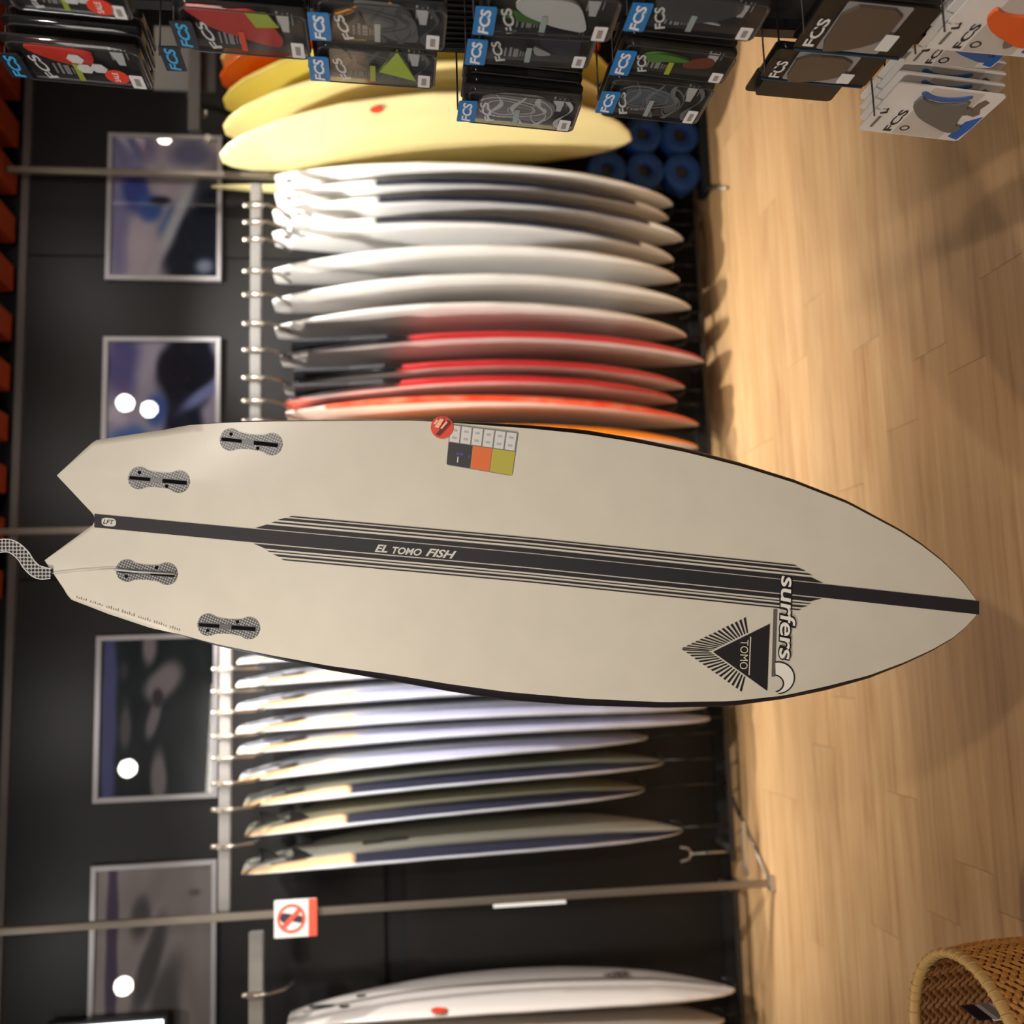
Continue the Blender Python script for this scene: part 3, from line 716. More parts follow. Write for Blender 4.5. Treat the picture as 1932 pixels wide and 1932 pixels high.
# shop sticker: white lettering with black outline, reading towards the lower rail
STW = mat('sticker_white', (228, 224, 214), .5)
htext('surfers', (1470, 1083), (1466, 1246), 34, INK, z=.0024, up=(1, 0), shear=.12, bold=.075, sp=.93, name='sticker_outline')
htext('surfers', (1473, 1086), (1469, 1243), 29, STW, z=.0034, up=(1, 0), shear=.12, bold=.012, sp=.96, name='sticker_lettering')
bm = bmesh.new()
bm.faces.new([bm.verts.new(hl(*q, zc(*q)+.0012)) for q in ((1459, 1149), (1466, 1149), (1463, 1277), (1456, 1277))]); obj('sticker_strip', bm, mat('sticker_grey', (92, 84, 80), .6), hero)
def crescent(g):
    out = []
    for k in range(17):
        a = math.radians(-100+k*185/16); out.append((1468+(31+g)*math.cos(a)*1.0, 1279+(30+g)*math.sin(a)))
    for k in range(13):
        a = math.radians(75-k*150/12); out.append((1458+(21-g)*math.cos(a), 1290+(17-g)*math.sin(a)))
    return out
for g, m_, z_ in ((1.6, INK, .0010), (-1.2, STW, .0018)):
    P = [hl(*q, zc(*q)+z_) for q in crescent(g)]; bm = bmesh.new(); f = bm.faces.new([bm.verts.new(p) for p in P]); bmesh.ops.triangulate(bm, faces=[f]); obj('wave_emblem', bm, m_, hero)
# price label
pl = {}
def lab_pt(u, v, z):   # u 0..1 along, v 0..1 down the label
    A, B, C, D = np.array((849., 799.)), np.array((978., 815.)), np.array((966., 898.)), np.array((842., 877.))
    p = (A*(1-u)+B*u)*(1-v)+(D*(1-u)+C*u)*v; return hl(p[0], p[1], z+zc(p[0], p[1]))
def quad(u0, v0, u1, v1, z):
    b_ = bmesh.new(); b_.faces.new([b_.verts.new(lab_pt(*q, z)) for q in ((u0, v0), (u1, v0), (u1, v1), (u0, v1))]); return b_
b_ = bmesh.new(); b_.faces.new([b_.verts.new(lab_pt(q[0], q[1], .0015)) for q in rrect(0, 0, 1, 1, .04)]); pl['base'] = obj('price_label', b_, mat('label_border', (122, 120, 106), .5), hero)
LC = mat('label_cell', (206, 203, 200), .5)
for k in range(6):
    obj('label_cell', quad(.012+k*.165, .03, .155+k*.165, .43, .002), LC, pl['base'])
    for vv in (.12, .3): obj('fine_print', quad(.05+k*.165, vv, .115+k*.165, vv+.05, .0023), mat('fine_print', (172, 168, 166), .6), pl['base'])
for u0, u1, c in ((.0, .36, (44, 42, 46)), (.36, .655, (214, 104, 42)), (.655, 1., (176, 164, 58))):
    obj('colour_block', quad(u0+.005, .45, u1-.002, .985, .002), mat('block_%d' % c[0], c, .5), pl['base'])
for u0, v0, u1, v1 in ((.13, .66, .24, .72), (.32, .66, .345, .76)): obj('ink_mark', quad(u0, v0, u1, v1, .0024), mat('blue_ink', (58, 64, 120), .5), pl['base'])
obj('ink_mark', quad(.155, .76, .172, .9, .0024), MATS['label_cell'], pl['base'])
RS = mat('red_sticker', (214, 62, 34), .45)
P = [hl(*q, zc(*q)+.0032) for q in circ(834, 806, 21.5, 32)]; bm = bmesh.new(); bm.faces.new([bm.verts.new(p) for p in P][::-1]); st = obj('round_sticker', bm, RS, hero)
bm = bmesh.new(); bm.faces.new([bm.verts.new(hl(*q, .0040)) for q in ((822, 820), (828, 822), (850, 797), (845, 793))]); obj('dark_streak', bm, mat('streak', (66, 22, 20), .5), st)
bm = bmesh.new()
for q in (((820, 806), (828, 808), (838, 792), (831, 790)), ((831, 808), (834, 810), (845, 797), (842, 795)), ((818, 800), (822, 801), (828, 793), (824, 792))):
    bm.faces.new([bm.verts.new(hl(*p, .0042)) for p in q])
obj('faded_lettering', bm, mat('sticker_pale', (236, 176, 150), .5), st)
# fin plugs
def hexmat():
    m = bpy.data.materials.new('honeycomb_plug'); m.use_nodes = True; nt = m.node_tree; b = nt.nodes['Principled BSDF']
    tc = nt.nodes.new('ShaderNodeTexCoord'); mp = nt.nodes.new('ShaderNodeMapping'); mp.inputs['Rotation'].default_value = (0, 0, .4)
    v = nt.nodes.new('ShaderNodeTexVoronoi'); v.voronoi_dimensions = '2D'; v.inputs['Scale'].default_value = 215; v.inputs['Randomness'].default_value = .08
    cr = nt.nodes.new('ShaderNodeValToRGB'); cr.color_ramp.elements[0].position = .30; cr.color_ramp.elements[0].color = (*lin((152, 150, 146)), 1)
    cr.color_ramp.elements[1].position = .40; cr.color_ramp.elements[1].color = (*lin((50, 50, 53)), 1)
    nt.links.new(tc.outputs['Object'], mp.inputs[0]); nt.links.new(mp.outputs[0], v.inputs['Vector']); nt.links.new(v.outputs[0], cr.inputs[0]); nt.links.new(cr.outputs[0], b.inputs['Base Color'])
    b.inputs['Roughness'].default_value = .4; return m
HEX = hexmat(); SLOT = mat('slot_black', (10, 9, 10), .8, spec=.1); MIDG = mat('plug_grey', (74, 72, 74), .4)
PL = [((433, 829), (511, 838), False), ((262, 902), (337, 909), False), ((239, 1077), (314, 1083), True), ((390, 1180), (468, 1186), True)]
for (A, B, flip) in PL:
    A, B = np.array(A, float), np.array(B, float); d = (B-A)/np.linalg.norm(B-A); nn = np.array((-d[1], d[0])); r0 = 21.
    up_, lo_ = [], []
    Lx = np.linalg.norm(B-A)
    for k in range(41):
        t = -r0 + (Lx+2*r0)*k/40
        c1 = math.sqrt(max(0, r0*r0-t*t)) if t < r0 else 0; c2 = math.sqrt(max(0, r0*r0-(t-Lx)**2)) if t > Lx-r0 else 0
        wst = 14.+5.5*((t-Lx/2)/(Lx/2))**2 if 0 < t < Lx else 0
        h = max(c1, c2, wst); up_.append(A+d*t+nn*h); lo_.append(A+d*t-nn*h)
    pts = up_+lo_[::-1]
    zz = zc(*((A+B)/2))
    bm = bmesh.new(); f = bm.faces.new([bm.verts.new(hl(p[0], p[1], zc(p[0], p[1])+.0014)) for p in pts]); bmesh.ops.triangulate(bm, faces=[f])
    bmesh.ops.recalc_face_normals(bm, faces=bm.faces)
    pg = obj('fin_plug', bm, HEX, hero)
    def strip(t0, t1, h0, h1, z, nm, m_):
        q = [A+d*t0+nn*h0, A+d*t1+nn*h0, A+d*t1+nn*h1, A+d*t0+nn*h1]
        b_ = bmesh.new(); b_.faces.new([b_.verts.new(hl(p[0], p[1], zc(p[0], p[1])+z)) for p in q]); bmesh.ops.recalc_face_normals(b_, faces=b_.faces); return obj(nm, b_, m_, pg)
    strip(-13, Lx+14, -4.5, 5.5, .0018, 'slot_frame', MIDG)
    strip(-17, 22, -2.5, 4, .0021, 'slot', SLOT)
    strip(45, 91, -3, 4.5, .0021, 'slot', SLOT)
    s1, s2 = ((0, -1), (54, 1)) if not flip else ((0, 1), (56, -1))
    for t, sg in (s1, s2):
        c = A+d*t+nn*sg*10.5*(1 if True else 0)
        b_ = bmesh.new(); b_.faces.new([b_.verts.new(hl(q[0], q[1], zc(*c)+.0021)) for q in circ(c[0], c[1], 3.3, 14)]); bmesh.ops.recalc_face_normals(b_, faces=b_.faces); obj('screw', b_, SLOT, pg)
# worn tiny marks along the tail rail
bm = bmesh.new()
for k in range(46):
    if k % 7 == 5: continue
    x = 140+k*4.3; y = float(np.interp(x, [140, 335], [1129, 1192])); h_ = 2.+random.random()*4
    z_ = zc(x, y)+.0015; bm.faces.new([bm.verts.new(hl(*q, z_)) for q in ((x, y), (x+1.7, y+.5), (x+2.2, y-h_), (x+.6, y-h_))])
obj('serial_marks', bm, mat('serial_ink', (142, 134, 124), .6), hero)['kind'] = 'stuff'

# clear strap the board hangs from
pts = [(-620, 1010), (-300, 1030), (-120, 1045), (-40, 1040), (0, 1030), (24, 1031), (44, 1046), (58, 1066), (74, 1079), (98, 1082)]
cv = []
P = [np.array(p, float) for p in pts]
for i in range(len(P)-1):
    p0, p1, p2, p3 = P[max(i-1, 0)], P[i], P[i+1], P[min(i+2, len(P)-1)]
    for k in range(8):
        t = k/8; cv.append(.5*((2*p1)+(-p0+p2)*t+(2*p0-5*p1+4*p2-p3)*t*t+(-p0+3*p1-3*p2+p3)*t**3))
cv.append(P[-1])
bm = bmesh.new(); prev = None
edgeA, edgeB = [], []
for i, c in enumerate(cv):
    t = cv[min(i+1, len(cv)-1)]-cv[max(i-1, 0)]; t = t/np.linalg.norm(t); nn = np.array((-t[1], t[0])); ww = 12 if c[0] < 80 else 12-3*(c[0]-80)/18
    z = .004
    a, b = c+nn*ww, c-nn*ww; edgeA.append(hl(a[0], a[1], z)); edgeB.append(hl(b[0], b[1], z))
    q = [bm.verts.new(hl(a[0], a[1], z)), bm.verts.new(hl(b[0], b[1], z)), bm.verts.new(hl(b[0], b[1], z-.002)), bm.verts.new(hl(a[0], a[1], z-.002))]
    if prev:
        for k in range(4): bm.faces.new((prev[k], prev[(k+1) % 4], q[(k+1) % 4], q[k]))
    prev = q
bmesh.ops.recalc_face_normals(bm, faces=bm.faces)
def strapmat():
    m = bpy.data.materials.new('perforated_strap'); m.use_nodes = True; nt = m.node_tree; b = nt.nodes['Principled BSDF']
    tc = nt.nodes.new('ShaderNodeTexCoord'); v = nt.nodes.new('ShaderNodeTexVoronoi'); v.voronoi_dimensions = '2D'; v.inputs['Scale'].default_value = 150; v.inputs['Randomness'].default_value = .05
    cr = nt.nodes.new('ShaderNodeValToRGB'); cr.color_ramp.elements[0].position = .36; cr.color_ramp.elements[0].color = (*lin((34, 32, 34)), 1)
    cr.color_ramp.elements[1].position = .44; cr.color_ramp.elements[1].color = (*lin((176, 172, 168)), 1)
    nt.links.new(tc.outputs['Object'], v.inputs['Vector']); nt.links.new(v.outputs[0], cr.inputs[0]); nt.links.new(cr.outputs[0], b.inputs['Base Color']); b.inputs['Roughness'].default_value = .3
    return m
strap = root('hanging_strap', None, 'white honeycomb strap curling up from the tail of the big board', 'strap', mw=HM)
obj('webbing', bm, strapmat(), strap)
PALE = mat('clear_edge', (214, 210, 204), .3)
obj('edge_cord', tb(edgeA, .0011, 6), PALE, strap); obj('edge_cord', tb(edgeB, .0011, 6), PALE, strap)
wz = lambda x, y: hl(x, y, zc(x, y)+.0035)
obj('nylon_line', tb([wz(96, 1082), wz(150, 1076), wz(215, 1072)], .0008, 6), PALE, strap)
obj('fin_tab', tb([wz(216, 1074), wz(250, 1078), wz(331, 1083)], [.0025, .002, .0018], 8), mat('clear_tab', (190, 190, 188), .15), strap)

# ================================================================== GONDOLA WITH FIN PACKS
PANX = 1.10
g = root('peg_wall', (PANX, 1.06, 0), 'black pegboard gondola at the right edge carrying the fin packs', 'display stand')
obj('back_panel', bx((.015, -.5, 1.25), (.03, 2.12, 2.5), .002), MATTE, g)
obj('upright_strip', bx((0, .55, 1.25), (.04, .03, 2.5), .003), BLACK, g)
obj('base_shelf', bx((-.05, -.5, .06), (.18, 2.1, .12), .004), BLACK, g)
FAB = {}
def PM(n_, c, r_=.5): return mat('pack_'+n_, c, r_)
FINP = [(.24, .20), (.30, .42), (.44, .66), (.66, .86), (.90, .96), (.86, .84), (.76, .62), (.74, .42), (.78, .20)]  # unit fin outline (x,y up)
FSH = {'red': [(.86, .86), (.89, .74), (.84, .55), (.80, .36), (.62, .37), (.47, .42), (.45, .53), (.54, .66), (.70, .80)],
       'redbig': [(.94, .94), (.73, .85), (.55, .76), (.43, .63), (.23, .35), (.19, .23), (.39, .20), (.73, .28), (.97, .42), (.90, .60), (.97, .76)],
       'lime': [(.94, .32), (.16, .16), (.35, .47)],
       'grey': [(.1, .2), (.5, .22), (.94, .3), (.97, .72), (.78, .64), (.55, .62), (.3, .52), (.12, .4)],
       'white': [(.70, .76), (.88, .70), (.90, .40), (.78, .28), (.14, .17), (.24, .40), (.32, .50), (.48, .66)],
       'green': [(.48, .76), (.62, .78), (.74, .66), (.70, .50), (.60, .36), (.52, .42), (.50, .58), (.40, .66)],
       'big': [(.30, .72), (.62, .86), (.97, .80), (.97, .22), (.66, .18), (.40, .34), (.28, .52)],
       'navy': [(.15, .10), (.97, .12), (.97, .46), (.55, .44)],
       'silver': [(.22, .62), (.40, .84), (.72, .86), (.92, .70), (.94, .34), (.70, .20), (.32, .22), (.18, .36)],
       'smoke': [(.30, .78), (.58, .84), (.80, .66), (.78, .40), (.55, .26), (.40, .36), (.46, .54), (.24, .62)]}
def fin_shape(cx, cy, sx, sy, rot=0):
    out = []
    for p in FINP:
        x, y = (p[0]-.55)*sx, (p[1]-.55)*sy; a = math.radians(rot); out.append((cx+x*math.cos(a)-y*math.sin(a), cy+x*math.sin(a)+y*math.cos(a)))
    return out
# styles: (card, fin colour, fin2 colour, kind)
STY = {'red': ((34, 30, 30), (206, 56, 40), None), 'redbig': ((38, 35, 36), (188, 62, 54), None), 'lime': ((54, 54, 52), (186, 206, 62), (118, 112, 100)),
       'grey': ((44, 43, 43), (104, 104, 102), (216, 148, 46)), 'silver': ((58, 54, 52), (128, 126, 124), (70, 66, 62)), 'dark': ((18, 17, 17), (34, 33, 34), None),
       'navy': ((26, 25, 27), (50, 52, 64), (170, 170, 168)), 'white': ((50, 46, 44), (206, 206, 202), (74, 116, 54)), 'green': ((40, 34, 28), (92, 140, 56), (128, 66, 44)),
       'smoke': ((46, 42, 38), (86, 94, 104), (108, 104, 100)), 'big': ((30, 29, 36), (74, 74, 76), (200, 200, 196)),
       'wind': ((24, 22, 22), (84, 72, 62), None), 'card': ((222, 216, 210), (104, 100, 96), (60, 92, 150)), 'cardorange': ((226, 220, 214), (226, 96, 40), (120, 110, 104)), 'cardblue': ((222, 214, 206), (60, 96, 160), None)}
CACHE = {}
def rounded(pts, n=2):
    for _ in range(n):
        out = []
        for i in range(len(pts)):
            a, b = pts[i], pts[(i+1) % len(pts)]
            out += [(a[0]*.8+b[0]*.2, a[1]*.8+b[1]*.2), (a[0]*.2+b[0]*.8, a[1]*.2+b[1]*.8)]
        pts = out
    return pts
def piece(key, name, build, m, parent, mw=None):
    if key not in CACHE:
        b_ = build(); me = bpy.data.meshes.new(name); b_.to_mesh(me); b_.free(); me.materials.append(m); CACHE[key] = me
    return obj(name, CACHE[key], None, parent, mw)
def pack(style, P0, EX, EY, EZ, w_, h_, label, group, sale=False, simple=False):
    """P0 = far top corner; EX along the card to the near side, EY up, EZ to the aisle"""
    M = Matrix((EX, EY, EZ)).transposed().to_4x4(); M.translation = P0
    r = root('fin_pack', None, label, 'fin pack', group, mw=M)
    wq, hq = round(w_, 3), round(h_, 3); k = (style, wq, hq); cc, fc1, fc2 = STY[style]; card = style.startswith('card'); win = style == 'wind'
    U = lambda a, b: (a*w_, -h_*(1-b))          # unit (0..1, 0..1 up)
    def rr(a0, b0, a1, b1, q=.006): return rrect(U(a0, b0)[0], U(a0, b0)[1], U(a1, b1)[0], U(a1, b1)[1], q)
    t = .003 if (card or win) else .004
    piece((k, 'c'), 'backing_card', lambda: pr(rr(0, 0, 1, 1, .008), 0, t), PM(style+'_card', cc, .55 if card else .4), r)
    z = t+.0004
    if not simple:
        piece((k, 'f'), 'fin', lambda: pr([U(*p) for p in (FSH[style] if style == 'lime' else rounded(FSH.get(style, fin_shape(.55, .60, .95, .78))))] if not (card or win) else [U(*p) for p in rounded([(.84, .73), (.76, .64), (.73, .50), (.76, .38), (.86, .28), (.72, .26), (.72, .20), (.60, .20), (.60, .24), (.36, .20), (.36, .13), (.22, .14), (.22, .24), (.30, .37), (.38, .50), (.48, .62), (.66, .74)] if card else [(.06, .78), (.10, .60), (.24, .42), (.42, .30), (.96, .30), (.96, .80)], 1)], z+.001, z+(.0071 if style == 'lime' else .006)), PM(style+'_fin', fc1, .35), r)
        if fc2:
            if style == 'grey': sh = [(.50, .88), (.60, .76), (.80, .62), (.70, .50), (.93, .40), (.96, .44), (.76, .52), (.86, .64), (.64, .80), (.54, .90)]
            elif style == 'white': sh = [(.26, .50), (.30, .70), (.46, .88), (.56, .86), (.52, .72), (.42, .60), (.32, .46)]
            elif style == 'lime': sh = [(.25, .70), (.45, .82), (.85, .88), (.9, .76), (.5, .68), (.3, .5)]
            elif style == 'green': sh = [(.28, .40), (.44, .42), (.62, .32), (.72, .20), (.56, .14), (.34, .20)]
            elif style == 'big': sh = [(.34, .60), (.42, .66), (.30, .30), (.24, .28)]
            elif style == 'navy': sh = [(.20, .46), (.52, .50), (.26, .30)]
            elif style == 'card': sh = [(.86, .75), (.79, .63), (.77, .50), (.80, .38), (.90, .28), (.94, .30), (.87, .40), (.84, .50), (.85, .62), (.92, .73)]
            else: sh = [(.12, .34), (.30, .40), (.62, .30), (.5, .24), (.3, .22)]
            piece((k, 'f2'), 'spare_fin', lambda: pr([U(*p) for p in rounded(sh)], z, z+.003), PM(style+'_fin2', fc2, .4), r)
        if style == 'lime': pass
        if style == 'redbig': piece((k, 'lt'), 'lime_label', lambda: pr([U(*p) for p in ((.62, .40), (.95, .47), (.97, .30), (.66, .22))], z+.006, z+.0066), PM('lime', (170, 186, 60)), r)
        if style in ('silver', 'smoke', 'lime', 'grey'):
            def swirl():
                b_ = bmesh.new()
                for q, (ax, ay, sx_, sy_) in enumerate(((.55, .60, .30, .30), (.55, .60, .22, .21), (.5, .5, .12, .12), (.5, .32, .35, .09))):
                    prev = None
                    for k_ in range(25):
                        a_ = 2*math.pi*k_/24; w0 = 1+.10*math.sin(3*a_)
                        o1 = U(ax+sx_*math.cos(a_)*w0, ay+sy_*math.sin(a_)*w0); o2 = U(ax+sx_*.90*math.cos(a_)*w0, ay+sy_*.93*math.sin(a_)*w0)
                        v1, v2 = b_.verts.new((*o1, z+.0068)), b_.verts.new((*o2, z+.0068))
                        if prev: b_.faces.new((prev[0], prev[1], v2, v1))
                        prev = (v1, v2)
                for q in range(4):
                    prev = None
                    for k_ in range(21):
                        xv = .06+.88*k_/20; yc_ = .12+.2*q+.05*math.sin(xv*7+q*2.1); wd = .014+.010*math.sin(xv*9+q)
                        v1, v2 = b_.verts.new((*U(xv, yc_+wd), z+.0063)), b_.verts.new((*U(xv, yc_-wd), z+.0063))
                        if prev: b_.faces.new((prev[0], prev[1], v2, v1))
                        prev = (v1, v2)
                return b_
            piece((k, 'sw'), 'swirl_print', swirl, PM(style+'_swirl', {'silver': (206, 204, 202), 'smoke': (120, 122, 126), 'lime': (96, 94, 88), 'grey': (84, 84, 84)}[style]), r)
        # writing and small labels
        if card:
            lettering('FCS', r, PM('ink', (44, 34, 32)), (*U(.06, .70), z+.0008), (1, 0, 0), (0, 1, 0), .46*w_, .08*h_, shear=0, bold=.025)
            def ring():
                b_ = bmesh.new(); c_ = U(.16, .60); prev = None
                for k_ in range(21):
                    a_ = 2*math.pi*k_/20; p1 = (c_[0]+.009*math.cos(a_), c_[1]+.009*math.sin(a_)); p2 = (c_[0]+.006*math.cos(a_), c_[1]+.006*math.sin(a_))
                    v1, v2 = b_.verts.new((*p1, z+.0006)), b_.verts.new((*p2, z+.0006))
                    if prev: b_.faces.new((prev[0], prev[1], v2, v1))
                    prev = (v1, v2)
                return b_
            piece((k, 'ring'), 'round_mark', ring, PM('ink', (44, 34, 32)), r)
            piece((k, 'sl'), 'slot_mark', lambda: pr(rr(.10, .895, .34, .925, .002), z, z+.0004), PM('ink2', (120, 110, 106)), r)
            piece((k, 'bl'), 'blue_corner', lambda: pr([U(*p) for p in ((.04, .03), (.09, .14), (.42, .12), (.56, .015), (.3, .01))], z, z+.0006), PM('blue_c', (36, 96, 188)), r)
            piece((k, 'wv'), 'photo_patch', lambda: pr([U(*p) for p in ((.54, .10), (.56, .17), (.66, .185), (.80, .18), (.88, .15), (.84, .09), (.7, .11), (.6, .07))], z, z+.0006), PM('patch', (112, 98, 88)), r)
            piece((k, 'win'), 'window_tray', lambda: pr(rr(.02, .20, .985, .675, .004), z-.0002, z+.0002), PM('tray', (196, 186, 178), .35), r)
        elif win:
            lettering('FCS', r, PM('white', (222, 220, 216)), (*U(.08, .835), z+.0006), (1, 0, 0), (0, 1, 0), .56*w_, .10*h_, shear=0, bold=.025)
            piece((k, 'win'), 'grey_window', lambda: pr(rr(.05, .24, .98, .80, .004), z-.0002, z+.0002), PM('win', (150, 146, 146), .4), r)
            piece((k, 'ed'), 'blue_edge', lambda: pr([U(*p) for p in ((-.012, .02), (.012, .02), (.012, .98), (-.012, .98))], 0, .005), PM('edge', (30, 70, 92)), r)
            piece((k, 'bc'), 'barcode_label', lambda: pr(rr(.20, .20, .52, .32, .002), z+.0065, z+.0071), WHITE, r)
        else:
            tz = z+.0072
            big = style in ('navy', 'big')
            lettering('FCS', r, PM('white', (232, 230, 226)), (*U(.10, .70), tz), (1, .34, 0), (-.22, 1, 0), .60*w_, .08*h_, shear=0, bold=.03)
            def marks():
                b_ = bmesh.new()
                for a0, b0, a1, b1 in ((.12, .70, .38, .715), (.12, .655, .40, .675), (.12, .60, .36, .64), (.14, .575, .3, .585), (.14, .555, .28, .562), (.14, .535, .3, .542), (.62, .22, .94, .235), (.62, .18, .9, .19), (.66, .14, .92, .148), (.66, .11, .9, .118)):
                    prism(b_, [U(a0, b0), U(a1, b0), U(a1, b1), U(a0, b1)], z+.0004, z+.0007)
                return b_
            piece((k, 'mk'), 'printed_lines', marks, PM('grey_ink', (150, 150, 148)), r)
            acc = {'red': (176, 186, 70), 'redbig': (232, 92, 54), 'lime': (190, 196, 60), 'green': (190, 196, 150)}.get(style, (176, 190, 184))
            piece((k, 'ac'), 'accent_block', lambda: pr([U(*p) for p in ((.08, .50), (.52, .50), (.52, .545), (.08, .545))], tz, tz+.0004), PM('acc_%d_%d' % acc[:2], acc), r)
            piece((k, 'bc'), 'barcode_label', lambda: pr(rr(.06, .045, .40, .145, .002), .0150, .0156), WHITE, r)
            piece((k, 'bb'), 'barcode', lambda: pr(rr(.13, .075, .33, .115, .001), .0157, .0159), PM('grey_ink2', (150, 142, 138)), r)
            piece((k, 'sp'), 'size_label', lambda: pr([U(*p) for p in ((.50, .20), (.86, .235), (.86, .14), (.50, .15))], z+.0004, z+.001), PM('lbl', (200, 200, 198)), r)
            if sale or style == 'red':
                def hexes():
                    b_ = bmesh.new()
                    for (ax, ay) in ((.66, .50), (.42, .46), (.46, .355)):
                        c_ = U(ax, ay); prism(b_, [(c_[0]+.0135*math.cos(math.radians(60*q+30)), c_[1]+.0135*math.sin(math.radians(60*q+30))) for q in range(6)], tz, tz+.0005)
                    return b_
                piece((k, 'hx'), 'hexagon_logo', hexes, PM('white', (222, 220, 216)), r)
            if sale:
                c_ = U(.33, .235)
                stk = piece((k, 'ss'), 'sale_sticker', lambda: pr(circ(c_[0], c_[1], .0185, 26), .0150, .0156), PM('sale', (222, 60, 30)), r)
                lettering('SALE', stk, PM('white', (222, 220, 216)), (c_[0]-.013, c_[1]-.003, .0160), (1, 0, 0), (0, 1, 0), .026, .009, bold=.02)
    # blister
    if not (card or win):
        def blister():
            b_ = bmesh.new(); o_ = rr(.0, .0, 1, .96, .012); i_ = rr(.05, .035, .95, .92, .012)
            A = [b_.verts.new((p[0], p[1], t)) for p in o_]; B = [b_.verts.new((p[0]*1.0, p[1], .013)) for p in rr(.02, .012, .98, .945, .012)]; C = [b_.verts.new((p[0], p[1], .0145)) for p in i_]
            m_ = len(A)
            for X_, Y_ in ((A, B), (B, C)):
                for q in range(m_): b_.faces.new((X_[q], X_[(q+1) % m_], Y_[(q+1) % m_], Y_[q])).smooth = True
            b_.faces.new(C); return b_
        piece((wq, hq, 'bl'), 'blister', blister, PLAST, r)
        def rim():
            b_ = bmesh.new(); o_ = rr(.0, .0, 1, .96, .012); i_ = rr(.035, .02, .965, .94, .011)
            A = [b_.verts.new((p[0], p[1], .0135)) for p in o_]; B = [b_.verts.new((p[0], p[1], .0150)) for p in rr(.018, .01, .982, .95, .011)]; C = [b_.verts.new((p[0], p[1], .0135)) for p in i_]
            A0 = [b_.verts.new((p[0], p[1], .0035)) for p in o_]
            m_ = len(A)
            for X_, Y_ in ((A, B), (B, C)):
                for q in range(m_): b_.faces.new((X_[q], X_[(q+1) % m_], Y_[(q+1) % m_], Y_[q])).smooth = True
            return b_
        piece((wq, hq, 'rm'), 'blister_rim', rim, mat('rim_plastic', (58, 56, 55), .16, spec=.9), r)
    return r
ROWS = ['top', 'second', 'third', 'fourth', 'fifth', 'sixth', 'lowest']
def peg(row, who, style, ft, fb, nt, behind=(), dx=.017, sale=False, tagc=None, lab='', x0=.95, hook=True, tagpos=(0, 0), simple=False):
    A = at(*ft, 0, x0); r = ray(*fb)
    # the bottom edge hangs at the same distance along the aisle; the card may swing out at the bottom
    t = (A.y-CAM.y)/r.y; B = CAM + r*t
    N_ = at(*nt, 0, x0)
    wv = N_-A; w_ = abs(wv.y); EY = (A-B).normalized(); h_ = (A-B).length
    EX = Vector((0, -1, 0)); EX = (EX-EY*EX.dot(EY)).normalized(); tilt = (N_.z-A.z)/max(w_, .01)
    EZ = EX.cross(EY)
    w_ = max(.07, min(.16, w_))
    grp = 'fin packs on the %s row of pegs' % ROWS[row]
    pack(style, A, EX, EY, EZ, w_, h_, lab, grp, sale=sale, simple=simple)
    nb = len(behind)
    for i, s in enumerate(behind):
        pack(s, A-EZ*(dx*(i+1))+Vector((0, random.uniform(-.002, .002), random.uniform(-.002, .002))), EX, EY, EZ, w_, h_,
             '%s pack edge behind the %s' % (['first', 'second', 'third', 'fourth', 'fifth'][i], short_of(lab)), grp, simple=(s == 'dark' or simple))
    c = A+EX*(w_*.5)-EY*.02
    if hook:
        hk = root('peg_hook', (PANX, c.y, c.z), 'wire hook%s carrying the %s' % (' with black and blue tag' if tagc == DT else ' with blue tag' if tagc else '', short_of(lab)), 'hook', 'wire hooks on the peg wall')
        L = PANX-(x0-.014)
        obj('lower_wire', tb([(0, 0, 0), (-L+.01, 0, 0), (-L+.002, 0, .004), (-L, 0, .016)], .0018, 8), mat('hook_wire', (58, 54, 52), .4, .6), hk)
        obj('upper_wire', tb([(0, 0, .028), (-L-.006, 0, .028)], .0016, 8), MATS['hook_wire'], hk)
        if tagc:
            bgc, txt = tagc
            M = Matrix(((0, 0, -1, 0), (-1, 0, 0, 0), (0, 1, 0, 0), (0, 0, 0, 1)))
            tg = obj('hook_tag', pr(rrect(-.033, -.016, .033, .016, .003), 0, .002), mat('tag_%d' % bgc[2], bgc, .4), hk, Matrix.Translation((-L-.008, tagpos[0], .012+tagpos[1])) @ M)
            lettering('FCS', tg, mat('tagtext_%d' % txt[0], txt, .45), (-.030, -.008, .0026), (1, 0, 0), (0, 1, 0), .06, .0165, shear=.15, bold=.03)
SHORTS = [('clear blister', 'pack with red fin and three hexagons'), ('upper blister', 'upper sale stickered pack at the photo edge'), ('pack with large dull red', 'large dull red fin pack'),
          ('pack with lime', 'lime triangle pack'), ('pack with orange', 'orange curved line pack'), ('crinkled', 'crinkled silver swirl pack'), ('plain dark', 'plain dark pack with two logos'),
          ('pack with white', 'white chequered fin pack'), ('smoky', 'smoky grey pack above the rollers'), ('pack with green', 'green and brown fin pack'), ('deep blue', 'deep blue black pack'),
          ('small black card', 'small black card'), ('thin black', 'lowest black card'), ('black card pack with brown', 'lower brown windowed card'), ('black card pack with big', 'nearer brown windowed card'),
          ('front white', 'front grey finned white card'), ('white card with blue', 'blue finned white card'), ('white card with speckled', 'orange finned white card')]
def short_of(lab): return [v for k, v in SHORTS if lab.startswith(k)][0]
BT = ((24, 120, 190), (236, 238, 240)); DT = ((20, 26, 36), (60, 170, 230))
peg(0, '', 'red', (42, 134), (292, 157), (17, 60), ('dark', 'dark'), .030, True, DT, 'clear blister pack with red fin, three white hexagons and round red sale sticker')
peg(0, '', 'red', (20, 0), (256, 24), (-8, -75), (), .03, True, None, 'upper blister pack with red sale sticker cut by the photo edge, above two dark ones')
